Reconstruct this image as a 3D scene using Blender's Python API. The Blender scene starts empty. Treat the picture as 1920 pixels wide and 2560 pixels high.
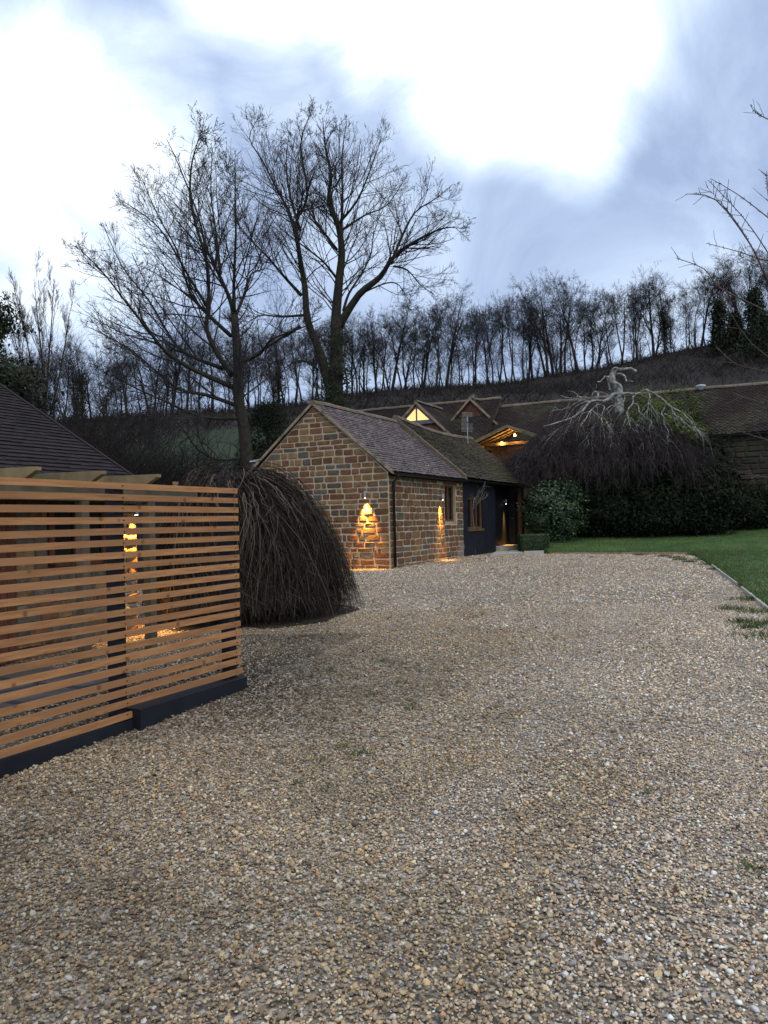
import bpy, bmesh, math, random
import numpy as np
from mathutils import Vector, Matrix, noise

random.seed(7)
RNG = np.random.default_rng(7)
sc = bpy.context.scene
COL = sc.collection
rad = math.radians

# ------------------------------------------------------------------ camera
F = 2000.0                      # focal length in photo pixels (1920 x 2560)
PITCH, ROLL = rad(0.72), rad(1.3)
cam_d = bpy.data.cameras.new('camera')
cam_d.sensor_fit = 'VERTICAL'
cam_d.sensor_height = 36.0
cam_d.lens = 36.0 * F / 2560
cam_d.clip_end = 3000
cam = bpy.data.objects.new('camera', cam_d)
COL.objects.link(cam)
cam.matrix_world = Matrix.Rotation(math.pi / 2 + PITCH, 4, 'X') @ Matrix.Rotation(-ROLL, 4, 'Z')
sc.camera = cam


def ray(px, py):
    a, b = (px - 960) / F, (1280 - py) / F
    a, b = a * math.cos(ROLL) + b * math.sin(ROLL), -a * math.sin(ROLL) + b * math.cos(ROLL)
    return Vector((a, math.cos(PITCH) - b * math.sin(PITCH), math.sin(PITCH) + b * math.cos(PITCH)))


def at(px, py, D):
    r = ray(px, py)
    return r * (D / r.y)


# ------------------------------------------------------------------ world
SUN_EL, SUN_AZ = rad(58), rad(150)      # soft glow through the cloud, high behind the camera's right shoulder
w = bpy.data.worlds.new('World')
sc.world = w
w.use_nodes = True
nt = w.node_tree
nt.nodes.clear()
N = nt.nodes.new
LK = nt.links.new
out = N('ShaderNodeOutputWorld')
sky = N('ShaderNodeTexSky')
sky.sky_type = 'NISHITA'
sky.sun_disc = False
sky.sun_elevation = SUN_EL
sky.sun_rotation = SUN_AZ
bg_sky = N('ShaderNodeBackground')
bg_sky.inputs[1].default_value = 0.10
LK(sky.outputs[0], bg_sky.inputs[0])
tc = N('ShaderNodeTexCoord')
nz = N('ShaderNodeTexNoise')
nz.inputs['Scale'].default_value = 3.2
nz.inputs['Detail'].default_value = 3
nz.inputs['Roughness'].default_value = 0.5
LK(tc.outputs['Generated'], nz.inputs['Vector'])
sub = N('ShaderNodeVectorMath'); sub.operation = 'SUBTRACT'
sub.inputs[1].default_value = (0.5, 0.5, 0.5)
LK(nz.outputs['Color'], sub.inputs[0])
scl = N('ShaderNodeVectorMath'); scl.operation = 'SCALE'
scl.inputs['Scale'].default_value = 0.2
LK(sub.outputs[0], scl.inputs[0])
add = N('ShaderNodeVectorMath'); add.operation = 'ADD'
LK(tc.outputs['Generated'], add.inputs[0])
LK(scl.outputs[0], add.inputs[1])
nrm = N('ShaderNodeVectorMath'); nrm.operation = 'NORMALIZE'
LK(add.outputs[0], nrm.inputs[0])
# thin, bright parts of the cloud deck (photo px, inner and outer radius px)
THIN = [(60, 380, 90, 400), (340, 430, 20, 320), (40, 620, 40, 340), (260, 640, 0, 300), (700, -60, 40, 290), (980, -80, 100, 350),
        (1290, -80, 140, 450), (1330, 80, 30, 320), (1375, 250, 0, 230), (700, 290, 0, 180), (420, 210, 0, 220),
        (950, 620, 0, 380), (1760, 640, 0, 350), (240, 160, 0, 170)]
THIN_W = [1, .95, .8, .7, .85, 1, 1, 1, .95, .5, .55, .3, .25, .45]
prev = None
for (bx, by, ri, ro), bw in zip(THIN, THIN_W):
    c = ray(bx, by).normalized()
    dt = N('ShaderNodeVectorMath'); dt.operation = 'DOT_PRODUCT'
    dt.inputs[1].default_value = c
    LK(nrm.outputs[0], dt.inputs[0])
    mr = N('ShaderNodeMapRange'); mr.interpolation_type = 'SMOOTHSTEP'
    mr.inputs['From Min'].default_value = math.cos(math.atan(ro / F))
    mr.inputs['From Max'].default_value = math.cos(math.atan(ri / F))
    mr.inputs['To Max'].default_value = bw
    LK(dt.outputs['Value'], mr.inputs['Value'])
    if prev is None:
        prev = mr.outputs[0]
    else:
        mx = N('ShaderNodeMath'); mx.operation = 'SMOOTH_MAX'
        mx.inputs[2].default_value = 0.2
        LK(prev, mx.inputs[0]); LK(mr.outputs[0], mx.inputs[1])
        prev = mx.outputs[0]
nz2 = N('ShaderNodeTexNoise')
nz2.inputs['Scale'].default_value = 4.5
nz2.inputs['Detail'].default_value = 8
nz2.inputs['Roughness'].default_value = 0.6
nz2.inputs['Distortion'].default_value = 0.6
LK(tc.outputs['Generated'], nz2.inputs['Vector'])
m2 = N('ShaderNodeMapRange')
m2.inputs['From Min'].default_value = 0.3
m2.inputs['From Max'].default_value = 0.7
m2.inputs['To Min'].default_value = -0.36
m2.inputs['To Max'].default_value = 0.36
LK(nz2.outputs['Fac'], m2.inputs['Value'])
ad = N('ShaderNodeMath'); ad.operation = 'ADD'; ad.use_clamp = True
LK(prev, ad.inputs[0]); LK(m2.outputs[0], ad.inputs[1])
rmp = N('ShaderNodeValToRGB')
e = rmp.color_ramp.elements
e[0].position = 0.0; e[0].color = (0.30, 0.385, 0.57, 1)
e[1].position = 1.0; e[1].color = (.98, 1.03, 1.08, 1)
k = rmp.color_ramp.elements.new(0.33); k.color = (0.42, 0.52, 0.71, 1)
k = rmp.color_ramp.elements.new(0.68); k.color = (0.62, 0.73, 0.88, 1)
LK(ad.outputs[0], rmp.inputs[0])
bg_c = N('ShaderNodeBackground')
bg_c.inputs[1].default_value = 1.0
LK(rmp.outputs[0], bg_c.inputs[0])
mixw = N('ShaderNodeMixShader')
mixw.inputs[0].default_value = 0.93
LK(bg_sky.outputs[0], mixw.inputs[1]); LK(bg_c.outputs[0], mixw.inputs[2])
LK(mixw.outputs[0], out.inputs[0])

# ------------------------------------------------------------------ sun behind cloud
sd = bpy.data.lights.new('sun', 'SUN')
sd.energy = 1.5
sd.angle = rad(70)
sd.color = (1.0, 0.90, 0.78)
sun = bpy.data.objects.new('sun', sd)
COL.objects.link(sun)
sdir = Vector((math.sin(SUN_AZ) * math.cos(SUN_EL), math.cos(SUN_AZ) * math.cos(SUN_EL), math.sin(SUN_EL)))
sun.rotation_euler = (-sdir).to_track_quat('-Z', 'Y').to_euler()

sc.view_settings.view_transform = 'Standard'
sc.view_settings.look = 'None'
sc.view_settings.exposure = 0.46
sc.view_settings.gamma = 1.0
sc.view_settings.use_curve_mapping = False
sc.cycles.use_denoising = True
sc.cycles.max_bounces = 5
sc.cycles.transparent_max_bounces = 6


# ------------------------------------------------------------------ helpers
class MB:
    """collects geometry in world coordinates; build() links it as one mesh object"""
    def __init__(s):
        s.v, s.f, s.m = [], [], []

    def poly(s, pts, mi=0):
        b = len(s.v)
        s.v += [tuple(p) for p in pts]
        s.f.append(tuple(range(b, b + len(pts))))
        s.m.append(mi)

    def hexa(s, c, mi=0):
        """8 corners: bottom 4 ccw, top 4 ccw"""
        b = len(s.v)
        s.v += [tuple(p) for p in c]
        for q in ((0, 3, 2, 1), (4, 5, 6, 7), (0, 1, 5, 4), (1, 2, 6, 5), (2, 3, 7, 6), (3, 0, 4, 7)):
            s.f.append(tuple(b + i for i in q))
            s.m.append(mi)

    def box(s, o, a, b, c, mi=0):
        """corner o and three edge vectors"""
        o, a, b, c = Vector(o), Vector(a), Vector(b), Vector(c)
        s.hexa([o, o + a, o + a + b, o + b, o + c, o + a + c, o + a + b + c, o + b + c], mi)

    def tube(s, pts, rr, sides=5, cap=True):
        n = len(pts)
        b = len(s.v)
        d = (Vector(pts[-1]) - Vector(pts[0]))
        if d.length < 1e-6:
            return
        d.normalize()
        e1 = d.cross(Vector((0.31, 0.17, 0.93)))
        if e1.length < 0.15:
            e1 = d.cross(Vector((1, 0, 0)))
        e1.normalize()
        e2 = d.cross(e1)
        cs = [(math.cos(2 * math.pi * k / sides), math.sin(2 * math.pi * k / sides)) for k in range(sides)]
        for i in range(n):
            p, r = pts[i], rr[i]
            for c, q in cs:
                s.v.append((p[0] + r * (e1[0] * c + e2[0] * q), p[1] + r * (e1[1] * c + e2[1] * q), p[2] + r * (e1[2] * c + e2[2] * q)))
        for i in range(n - 1):
            for k in range(sides):
                a0, a1 = b + i * sides + k, b + i * sides + (k + 1) % sides
                s.f.append((a0, a1, a1 + sides, a0 + sides))
        if cap:
            s.f.append(tuple(b + (n - 1) * sides + k for k in range(sides)))
            s.f.append(tuple(b + k for k in reversed(range(sides))))

    def build(s, name, mat, parent=None, smooth=False, origin=None, mats=None):
        o = Vector(origin) if origin is not None else Vector((0, 0, 0))
        me = bpy.data.meshes.new(name)
        v = s.v if origin is None else [(p[0] - o.x, p[1] - o.y, p[2] - o.z) for p in s.v]
        me.from_pydata(v, [], s.f)
        if mats:
            for m_ in mats:
                me.materials.append(m_)
            if len(s.m) == len(s.f):
                me.polygons.foreach_set('material_index', s.m)
        else:
            me.materials.append(mat)
        if smooth:
            me.polygons.foreach_set('use_smooth', [True] * len(me.polygons))
        return link(name, me, parent, o)


class _WL:
    def __getitem__(s, ob):
        p = Vector(ob.location)
        while ob.parent is not None:
            ob = ob.parent
            p = p + ob.location
        return p


WL = _WL()


def link(name, me, parent=None, o=(0, 0, 0)):
    ob = bpy.data.objects.new(name, me)
    COL.objects.link(ob)
    o = Vector(o)
    if parent is not None:
        ob.parent = parent
        ob.location = o - WL[parent]
    else:
        ob.location = o
    return ob


def thing(name, label, cat, loc=(0, 0, 0), group=None):
    ob = link(name, None, None, loc)
    ob.empty_display_size = 0.2
    return tag(ob, label, cat, group)


def tag(ob, label=None, cat=None, group=None, kind=None):
    if label: ob['label'] = label
    if cat: ob['category'] = cat
    if group: ob['group'] = group
    if kind: ob['kind'] = kind
    return ob


def copy_tree(src, loc, rotz=0.0, s=1.0, label=None):
    r = src.copy()
    COL.objects.link(r)
    r.location = loc
    r.rotation_euler = (0, 0, rotz)
    r.scale = (s, s, s) if not isinstance(s, tuple) else s
    if label: r['label'] = label
    for ch in src.children:
        c = ch.copy()
        COL.objects.link(c)
        c.parent = r
    return r


def numesh(name, V, Fq, mat, parent=None, smooth=False, col=None):
    """numpy verts (n,3) and faces (m,k)"""
    me = bpy.data.meshes.new(name)
    nf, kf = Fq.shape
    me.vertices.add(len(V)); me.vertices.foreach_set('co', np.ascontiguousarray(V, dtype=np.float32).ravel())
    me.loops.add(nf * kf); me.loops.foreach_set('vertex_index', np.ascontiguousarray(Fq, dtype=np.int32).ravel())
    me.polygons.add(nf)
    me.polygons.foreach_set('loop_start', np.arange(0, nf * kf, kf, dtype=np.int32))
    if smooth:
        me.polygons.foreach_set('use_smooth', np.ones(nf, dtype=bool))
    me.materials.append(mat)
    me.update(calc_edges=True)
    me.validate()
    if col is not None:
        at_ = me.attributes.new('tint', 'FLOAT', 'POINT')
        at_.data.foreach_set('value', np.ascontiguousarray(col, dtype=np.float32))
    return link(name, me, parent)


# ------------------------------------------------------------------ materials
def mat(name, c1, c2=None, scale=8.0, rough=0.85, bump=0.0, bscale=None, detail=4, spec=0.3, metal=0.0,
        c3=None, scale3=2.0, lo3=0.5, hi3=0.62, objrand=0.0, stretch=None, lo=0.35, hi=0.65, tint=None, dist=0.02):
    m = bpy.data.materials.new(name)
    m.use_nodes = True
    t = m.node_tree
    n_, l_ = t.nodes.new, t.links.new
    b = t.nodes['Principled BSDF']
    b.inputs['Roughness'].default_value = rough
    b.inputs['Metallic'].default_value = metal
    b.inputs['Specular IOR Level'].default_value = spec
    co = n_('ShaderNodeTexCoord')
    vec = co.outputs['Object']
    if stretch:
        mp = n_('ShaderNodeMapping')
        mp.inputs['Scale'].default_value = stretch
        l_(vec, mp.inputs['Vector'])
        vec = mp.outputs[0]
    if objrand:
        oi = n_('ShaderNodeObjectInfo')
        av = n_('ShaderNodeVectorMath'); av.operation = 'ADD'
        mu = n_('ShaderNodeMath'); mu.operation = 'MULTIPLY'; mu.inputs[1].default_value = 37.0
        l_(oi.outputs['Random'], mu.inputs[0])
        l_(vec, av.inputs[0]); l_(mu.outputs[0], av.inputs[1])
        vec = av.outputs[0]
    nz_ = n_('ShaderNodeTexNoise')
    nz_.inputs['Scale'].default_value = scale
    nz_.inputs['Detail'].default_value = detail
    l_(vec, nz_.inputs['Vector'])
    col = None
    if c2 is not None:
        r_ = n_('ShaderNodeValToRGB')
        r_.color_ramp.elements[0].position = lo
        r_.color_ramp.elements[1].position = hi
        r_.color_ramp.elements[0].color = (*c1, 1)
        r_.color_ramp.elements[1].color = (*c2, 1)
        l_(nz_.outputs['Fac'], r_.inputs[0])
        col = r_.outputs[0]
    else:
        rg = n_('ShaderNodeRGB'); rg.outputs[0].default_value = (*c1, 1)
        col = rg.outputs[0]
    if c3 is not None:
        n3 = n_('ShaderNodeTexNoise')
        n3.inputs['Scale'].default_value = scale3
        n3.inputs['Detail'].default_value = 5
        l_(vec, n3.inputs['Vector'])
        mr_ = n_('ShaderNodeMapRange')
        mr_.inputs['From Min'].default_value = lo3
        mr_.inputs['From Max'].default_value = hi3
        l_(n3.outputs['Fac'], mr_.inputs['Value'])
        mx_ = n_('ShaderNodeMix'); mx_.data_type = 'RGBA'
        l_(mr_.outputs[0], mx_.inputs['Factor'])
        l_(col, mx_.inputs['A'])
        mx_.inputs['B'].default_value = (*c3, 1)
        col = mx_.outputs['Result']
    if objrand:
        hs = n_('ShaderNodeHueSaturation')
        mr_ = n_('ShaderNodeMapRange')
        mr_.inputs['To Min'].default_value = 1 - objrand
        mr_.inputs['To Max'].default_value = 1 + objrand
        l_(oi.outputs['Random'], mr_.inputs['Value'])
        l_(mr_.outputs[0], hs.inputs['Value'])
        l_(col, hs.inputs['Color'])
        col = hs.outputs[0]
    if tint:                             # per-piece tint stored on the mesh (0..1): mixes towards this colour
        a_ = n_('ShaderNodeAttribute'); a_.attribute_name = 'tint'
        mx_ = n_('ShaderNodeMix'); mx_.data_type = 'RGBA'
        l_(a_.outputs['Fac'], mx_.inputs['Factor'])
        l_(col, mx_.inputs['A'])
        mx_.inputs['B'].default_value = (*tint, 1)
        col = mx_.outputs['Result']
    l_(col, b.inputs['Base Color'])
    if bump:
        nb = nz_
        if bscale:
            nb = n_('ShaderNodeTexNoise')
            nb.inputs['Scale'].default_value = bscale
            nb.inputs['Detail'].default_value = 6
            l_(vec, nb.inputs['Vector'])
        bp = n_('ShaderNodeBump')
        bp.inputs['Strength'].default_value = bump
        bp.inputs['Distance'].default_value = dist
        l_(nb.outputs['Fac'], bp.inputs['Height'])
        l_(bp.outputs[0], b.inputs['Normal'])
    return m


def glow(name, c, s):
    m = bpy.data.materials.new(name)
    m.use_nodes = True
    b = m.node_tree.nodes['Principled BSDF']
    b.inputs['Base Color'].default_value = (*c, 1)
    b.inputs['Emission Color'].default_value = (*c, 1)
    b.inputs['Emission Strength'].default_value = s
    return m


M = {}
M['stone_a'] = mat('ironstone_brown', (.13, .07, .031), (.21, .122, .056), 9, .9, .8, 30, objrand=.25)
M['stone_b'] = mat('ironstone_red', (.13, .058, .029), (.19, .092, .046), 9, .9, .5, 30, objrand=.25)
M['stone_c'] = mat('ironstone_grey', (.085, .075, .055), (.14, .12, .085), 9, .9, .5, 30, objrand=.2)
M['stone_d'] = mat('ironstone_ochre', (.175, .108, .044), (.25, .162, .075), 9, .9, .5, 30, objrand=.2)
M['quoin'] = mat('quoin_stone', (.17, .14, .11), (.27, .23, .18), 9, .9, .5, 30, objrand=.2)
M['mortar'] = mat('lime_mortar', (.42, .34, .23), (.54, .44, .32), 20, .95, .4, 60)
M['tile'] = mat('wet_clay_tile', (.14, .105, .098), (.245, .19, .175), 5, .26, .25, 40, spec=.5, c3=(.12, .095, .09), scale3=.7, tint=(.085, .06, .062))
M['tile_moss'] = mat('mossy_clay_tile', (.055, .042, .034), (.10, .078, .06), 5, .7, .4, 40, c3=(.07, .078, .026), scale3=.8, lo3=.42, hi3=.66, tint=(.025, .022, .015))
M['tile_old'] = mat('old_clay_tile', (.016, .011, .0095), (.034, .0225, .0195), 3, .75, .3, 30, c3=(.06, .058, .035), scale3=.7, tint=(.035, .022, .018))
M['tile_left'] = mat('dark_clay_tile', (.012, .0085, .009), (.022, .015, .016), 8, .9, .3, 50, objrand=.25)  # tile colour darkened to stand for the weaker light on this roof
M['ridge'] = mat('ridge_tile', (.12, .09, .07), (.2, .15, .12), 7, .8, .4, 30, c3=(.11, .11, .05), scale3=3, objrand=.15)
M['verge'] = mat('verge_mortar', (.26, .2, .13), (.36, .28, .19), 12, .9, .4, 40, c3=(.15, .13, .07), scale3=4)
M['blue'] = mat('dark_blue_paint', (.007, .009, .014), (.012, .015, .022), 3, .55, .15, 60)
M['black'] = mat('black_metal', (.008, .008, .009), (.013, .013, .014), 10, .4)
M['steel'] = mat('brushed_steel', (.5, .5, .5), (.62, .62, .62), 40, .35, metal=.9)
M['oak'] = mat('stained_timber', (.10, .05, .022), (.16, .085, .04), 6, .6, .2, 30, stretch=(1, 1, 8))
M['oak_light'] = mat('pale_green_oak', (.20, .15, .075), (.29, .215, .11), 5, .8, .25, 40, objrand=.1, c3=(.13, .12, .06), scale3=2)
M['glass_dark'] = mat('dark_glass', (.006, .007, .008), None, 5, .08, spec=.5)
M['bark'] = mat('bark', (.019, .016, .013), (.042, .035, .027), 6, .95, .7, 25, c3=(.026, .034, .014), scale3=.9, lo3=.45, hi3=.7)
M['twig'] = mat('twig', (.03, .026, .027), (.05, .043, .043), 3, .9)
M['wood_bark'] = mat('woodland_bark', (.018, .016, .014), (.034, .029, .023), 2, .95)
M['wood_twig'] = mat('woodland_twig', (.026, .024, .025), (.042, .037, .037), 1, .9)
M['lichen'] = mat('lichen_bark', (.13, .125, .11), (.38, .39, .35), 9, .9, .6, 30, lo=.4, hi=.6, c3=(.10, .09, .075), scale3=3.5, lo3=.6, hi3=.72)
M['purple_twig'] = mat('purple_twig', (.022, .017, .017), (.046, .034, .034), 2, .8)
M['mound_twig'] = mat('brown_stem', (.009, .007, .0055), (.021, .0165, .0125), 2.2, .85, spec=.12, tint=(.12, .098, .076))
M['scrub'] = mat('scrub_twig', (.010, .008, .0065), (.018, .0135, .0105), 2, .9)
M['leaf_dark'] = mat('dark_leaf', (.004, .008, .004), (.010, .018, .007), 3, .7, spec=.12, tint=(.017, .028, .010))
M['leaf_cam'] = mat('glossy_leaf', (.010, .025, .011), (.026, .055, .021), 3, .4, spec=.4, tint=(.055, .095, .033))
M['leaf_gold'] = mat('golden_conifer', (.085, .125, .02), (.14, .19, .036), 3, .7, tint=(.04, .065, .014))
M['leaf_ivy'] = mat('ivy_leaf', (.010, .016, .007), (.022, .032, .012), 3, .65, spec=.2, tint=(.036, .045, .018))
M['leaf_box'] = mat('box_leaf', (.016, .034, .012), (.035, .06, .02), 5, .6, tint=(.05, .08, .03))
M['grass'] = mat('lawn_grass', (.026, .07, .014), (.052, .12, .025), 2.2, .9, .6, 90, c3=(.095, .125, .035), scale3=.9, lo3=.45, hi3=.75)
M['blade'] = mat('grass_blade', (.035, .075, .018), (.065, .115, .03), 4, .7, tint=(.11, .125, .045))
M['soil'] = mat('dark_soil', (.02, .016, .011), (.045, .035, .024), 6, .95, .6, 30)
M['pave'] = mat('wet_patio_stone', (.06, .06, .065), (.10, .10, .105), 3, .3, .2, 20, spec=.5, objrand=.1)
M['slab'] = mat('pale_slab', (.36, .34, .29), (.47, .44, .38), 4, .8, .2, 40, objrand=.1)
M['sleeper'] = mat('softwood_edging', (.25, .17, .10), (.36, .26, .16), 6, .85, .3, 50, objrand=.1)
M['white'] = mat('white_paint', (.6, .6, .6), (.7, .7, .7), 6, .6)
M['greywood'] = mat('grey_painted_timber', (.13, .14, .17), (.17, .18, .21), 4, .6)
M['brick'] = mat('red_brick_wall', (.11, .045, .03), (.18, .085, .055), 5, .9, .5, 30)
M['oldwall'] = mat('old_house_wall', (.05, .042, .032), (.09, .075, .055), 3, .95, .5, 20)
M['shade_mortar'] = mat('shade_darkened_mortar', (.10, .085, .065), (.16, .135, .10), 15, .95, .4, 50)  # deep shade under the eave is put into this mortar colour
M['dark_timber'] = mat('dark_post_timber', (.075, .06, .04), (.12, .10, .065), 5, .85, .2, 40, c3=(.06, .065, .04), scale3=2)  # darker timber for the pergola's posts and beam
M['clad'] = mat('red_timber_cladding', (.08, .028, .014), (.125, .048, .023), 5, .7, .2, 40, objrand=.15, stretch=(6, 6, 1))
M['lit_pane'] = glow('lit_window_glass', (1.0, .50, .17), 1.25)
M['bulb'] = glow('bulb', (1.0, .62, .22), 30)
M['lens'] = glow('lamp_lens', (1.0, .8, .5), 12)


def fence_wood():
    m = mat('larch_slat', (.32, .15, .058), (.44, .22, .09), 3.0, .7, .15, 60, objrand=.15, c3=(.33, .165, .07), scale3=.8, stretch=(1.2, 1.2, 14))
    t = m.node_tree
    b = t.nodes['Principled BSDF']
    src = b.inputs['Base Color'].links[0].from_socket
    co = t.nodes.new('ShaderNodeTexCoord')
    oi = t.nodes.new('ShaderNodeObjectInfo')
    mu = t.nodes.new('ShaderNodeMath'); mu.operation = 'MULTIPLY'; mu.inputs[1].default_value = 91.0
    t.links.new(oi.outputs['Random'], mu.inputs[0])
    av = t.nodes.new('ShaderNodeVectorMath'); av.operation = 'ADD'
    t.links.new(co.outputs['Object'], av.inputs[0]); t.links.new(mu.outputs[0], av.inputs[1])
    vo = t.nodes.new('ShaderNodeTexVoronoi')
    vo.inputs['Scale'].default_value = 5.5
    t.links.new(av.outputs[0], vo.inputs['Vector'])
    mr = t.nodes.new('ShaderNodeMapRange')
    mr.inputs['From Min'].default_value = .08; mr.inputs['From Max'].default_value = .17
    mr.inputs['To Min'].default_value = .75; mr.inputs['To Max'].default_value = 0
    t.links.new(vo.outputs['Distance'], mr.inputs['Value'])
    mx = t.nodes.new('ShaderNodeMix'); mx.data_type = 'RGBA'
    t.links.new(mr.outputs[0], mx.inputs['Factor'])
    t.links.new(src, mx.inputs['A'])
    mx.inputs['B'].default_value = (.13, .05, .02, 1)
    t.links.new(mx.outputs['Result'], b.inputs['Base Color'])
    return m


M['slat'] = fence_wood()

# ------------------------------------------------------------------ ground heights (eye level is z = 0)
GY = np.array([-6, 0, 2.7, 5.4, 7.8, 11, 15, 19.4, 24, 30, 34])
GZ = np.array([-1.85, -1.78, -1.74, -1.67, -1.55, -1.42, -1.25, -1.13, -1.09, -1.05, -1.0])
_yy = np.linspace(-6, 34, 401)
_zz = np.interp(_yy, GY, GZ)
_ker = np.ones(31) / 31
_zs = np.convolve(np.pad(_zz, 15, mode='edge'), _ker, mode='valid')


def gz(y):
    return float(np.interp(y, _yy, _zs))


def gp(px, py, dz=0.0):
    """photo pixel -> point on the gravel"""
    r = ray(px, py)
    lo, hi = 1.0, 34.0
    for _ in range(40):
        mid = .5 * (lo + hi)
        if r.z * mid / r.y > gz(mid) + dz:
            lo = mid
        else:
            hi = mid
    return r * (lo / r.y)


SK = np.array([(-400, 1040), (0, 1035), (290, 1025), (600, 1008), (870, 962), (1280, 935), (1480, 905), (1640, 862), (1920, 800), (2500, 700)], dtype=float)
SKX, SKZ = [], []
for a_, b_ in SK:
    p_ = at(a_, b_ + 24, 125)
    SKX.append(p_.x); SKZ.append(p_.z)


def crest(x):
    return float(np.interp(x, SKX, SKZ))


def tz(x, y):
    """terrain height outside the drive"""
    if y < 26:
        z = gz(y) - 0.12
    elif y < 45:
        s = (y - 26) / 19
        s = s * s * (3 - 2 * s)
        z = gz(26) - .12 + s * (1.6 - gz(26) + .12)
    elif y < 125:
        s = (y - 45) / 80
        z = 1.6 + (crest(x) - 1.6) * (s * .85 + .15 * math.sin(s * math.pi / 2))
    else:
        z = crest(x) - (y - 125) * .10
    n = noise.noise(Vector((x * .05, y * .05, 3))) * min(1.0, max(0, (y - 30) / 40)) * 1.0
    return z + n


# ------------------------------------------------------------------ terrain sheet
ys = np.concatenate([np.linspace(-60, -6, 8), np.linspace(-5, 60, 66), np.linspace(62, 140, 50), np.linspace(145, 900, 20)])
xs = np.concatenate([np.linspace(-600, -90, 12), np.linspace(-84, 84, 85), np.linspace(90, 600, 12)])
V, G = [], []
for y in ys:
    for x in xs:
        yy = min(y, 260)
        V.append((x, y, tz(x, yy) - (0 if y < 260 else (y - 260) * .02)))
        g = 0.0
        for (cx, cy, rx, ry) in ((-15.5, 69, 6.5, 12), (30, 79, 12, 9)):
            q = ((x - cx) / rx) ** 2 + ((y - cy) / ry) ** 2
            g = max(g, 1.0 if q < 1 else max(0, 1.6 - q) / .6 if q < 1.6 else 0)
        G.append(g)
nx, ny = len(xs), len(ys)
idx = np.arange(nx * ny).reshape(ny, nx)
Fq = np.stack([idx[:-1, :-1], idx[:-1, 1:], idx[1:, 1:], idx[1:, :-1]], -1).reshape(-1, 4)
M['terrain'] = mat('hillside_ground', (.010, .0075, .006), (.019, .014, .0105), .5, .95, .6, 3, tint=(.014, .028, .008))
o = numesh('terrain', np.array(V), Fq, M['terrain'], smooth=True, col=np.array(G))
tag(o, kind='structure')


# ------------------------------------------------------------------ gravel drive
def lawn_left(y):
    """x of the lawn edge at depth y"""
    if y <= 22.7:
        return 5.5 + (y - 11.5) * (8.7 - 5.5) / (22.7 - 11.5)
    if y <= 24.4:
        return 8.7 + (y - 22.7) * (5.0 - 8.7) / 1.7
    return 5.0


M['gravel_bed'] = None
m = bpy.data.materials.new('gravel_bed')
m.use_nodes = True
t = m.node_tree
b = t.nodes['Principled BSDF']
b.inputs['Roughness'].default_value = .9
co = t.nodes.new('ShaderNodeTexCoord')
vo = t.nodes.new('ShaderNodeTexVoronoi'); vo.inputs['Scale'].default_value = 48
t.links.new(co.outputs['Object'], vo.inputs['Vector'])
r_ = t.nodes.new('ShaderNodeValToRGB')
cr = r_.color_ramp
cr.elements[0].color = (.06, .052, .04, 1); cr.elements[1].color = (.54, .50, .41, 1)
for p_, c_ in ((.3, (.15, .13, .098, 1)), (.6, (.28, .245, .19, 1)), (.85, (.40, .36, .29, 1))):
    q_ = cr.elements.new(p_); q_.color = c_
sep = t.nodes.new('ShaderNodeSeparateColor')
t.links.new(vo.outputs['Color'], sep.inputs[0])
t.links.new(sep.outputs[0], r_.inputs[0])
nz_ = t.nodes.new('ShaderNodeTexNoise'); nz_.inputs['Scale'].default_value = .55; nz_.inputs['Detail'].default_value = 6
t.links.new(co.outputs['Object'], nz_.inputs['Vector'])
mr_ = t.nodes.new('ShaderNodeMapRange'); mr_.inputs['From Min'].default_value = .35; mr_.inputs['From Max'].default_value = .65
mr_.inputs['To Min'].default_value = .72; mr_.inputs['To Max'].default_value = 1.12
t.links.new(nz_.outputs['Fac'], mr_.inputs['Value'])
hs = t.nodes.new('ShaderNodeHueSaturation')
t.links.new(mr_.outputs[0], hs.inputs['Value']); t.links.new(r_.outputs[0], hs.inputs['Color'])
t.links.new(hs.outputs[0], b.inputs['Base Color'])
bp = t.nodes.new('ShaderNodeBump'); bp.inputs['Strength'].default_value = 1.0; bp.inputs['Distance'].default_value = .012
bp.invert = True
t.links.new(vo.outputs['Distance'], bp.inputs['Height'])
t.links.new(bp.outputs[0], b.inputs['Normal'])
M['gravel_bed'] = m
V = []
gxs = np.linspace(-9, 9.5, 75)
gys = np.linspace(-5, 27, 129)


def gbump(x, y):
    return noise.noise(Vector((x * .6, y * .6, 0))) * .022 + noise.noise(Vector((x * 2.1, y * 2.1, 5))) * .008


for y in gys:
    for x in gxs:
        V.append((x, y, gz(y) + gbump(x, y) - .012))
nx, ny = len(gxs), len(gys)
idx = np.arange(nx * ny).reshape(ny, nx)
Fq = np.stack([idx[:-1, :-1], idx[:-1, 1:], idx[1:, 1:], idx[1:, :-1]], -1).reshape(-1, 4)
o = numesh('gravel_drive', np.array(V), Fq, M['gravel_bed'], smooth=True)
tag(o, kind='structure')

# house frame: origin at the near corner of the barn, W along its long wall, U along its gable
O = Vector((.12, 19.45, 0))
W = Vector((.444, .896, 0)).normalized()
U = Vector((-W.y, W.x, 0))
Z = Vector((0, 0, 1))


def H(t_, u_, z_):
    return O + W * t_ + U * u_ + Z * z_


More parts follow.
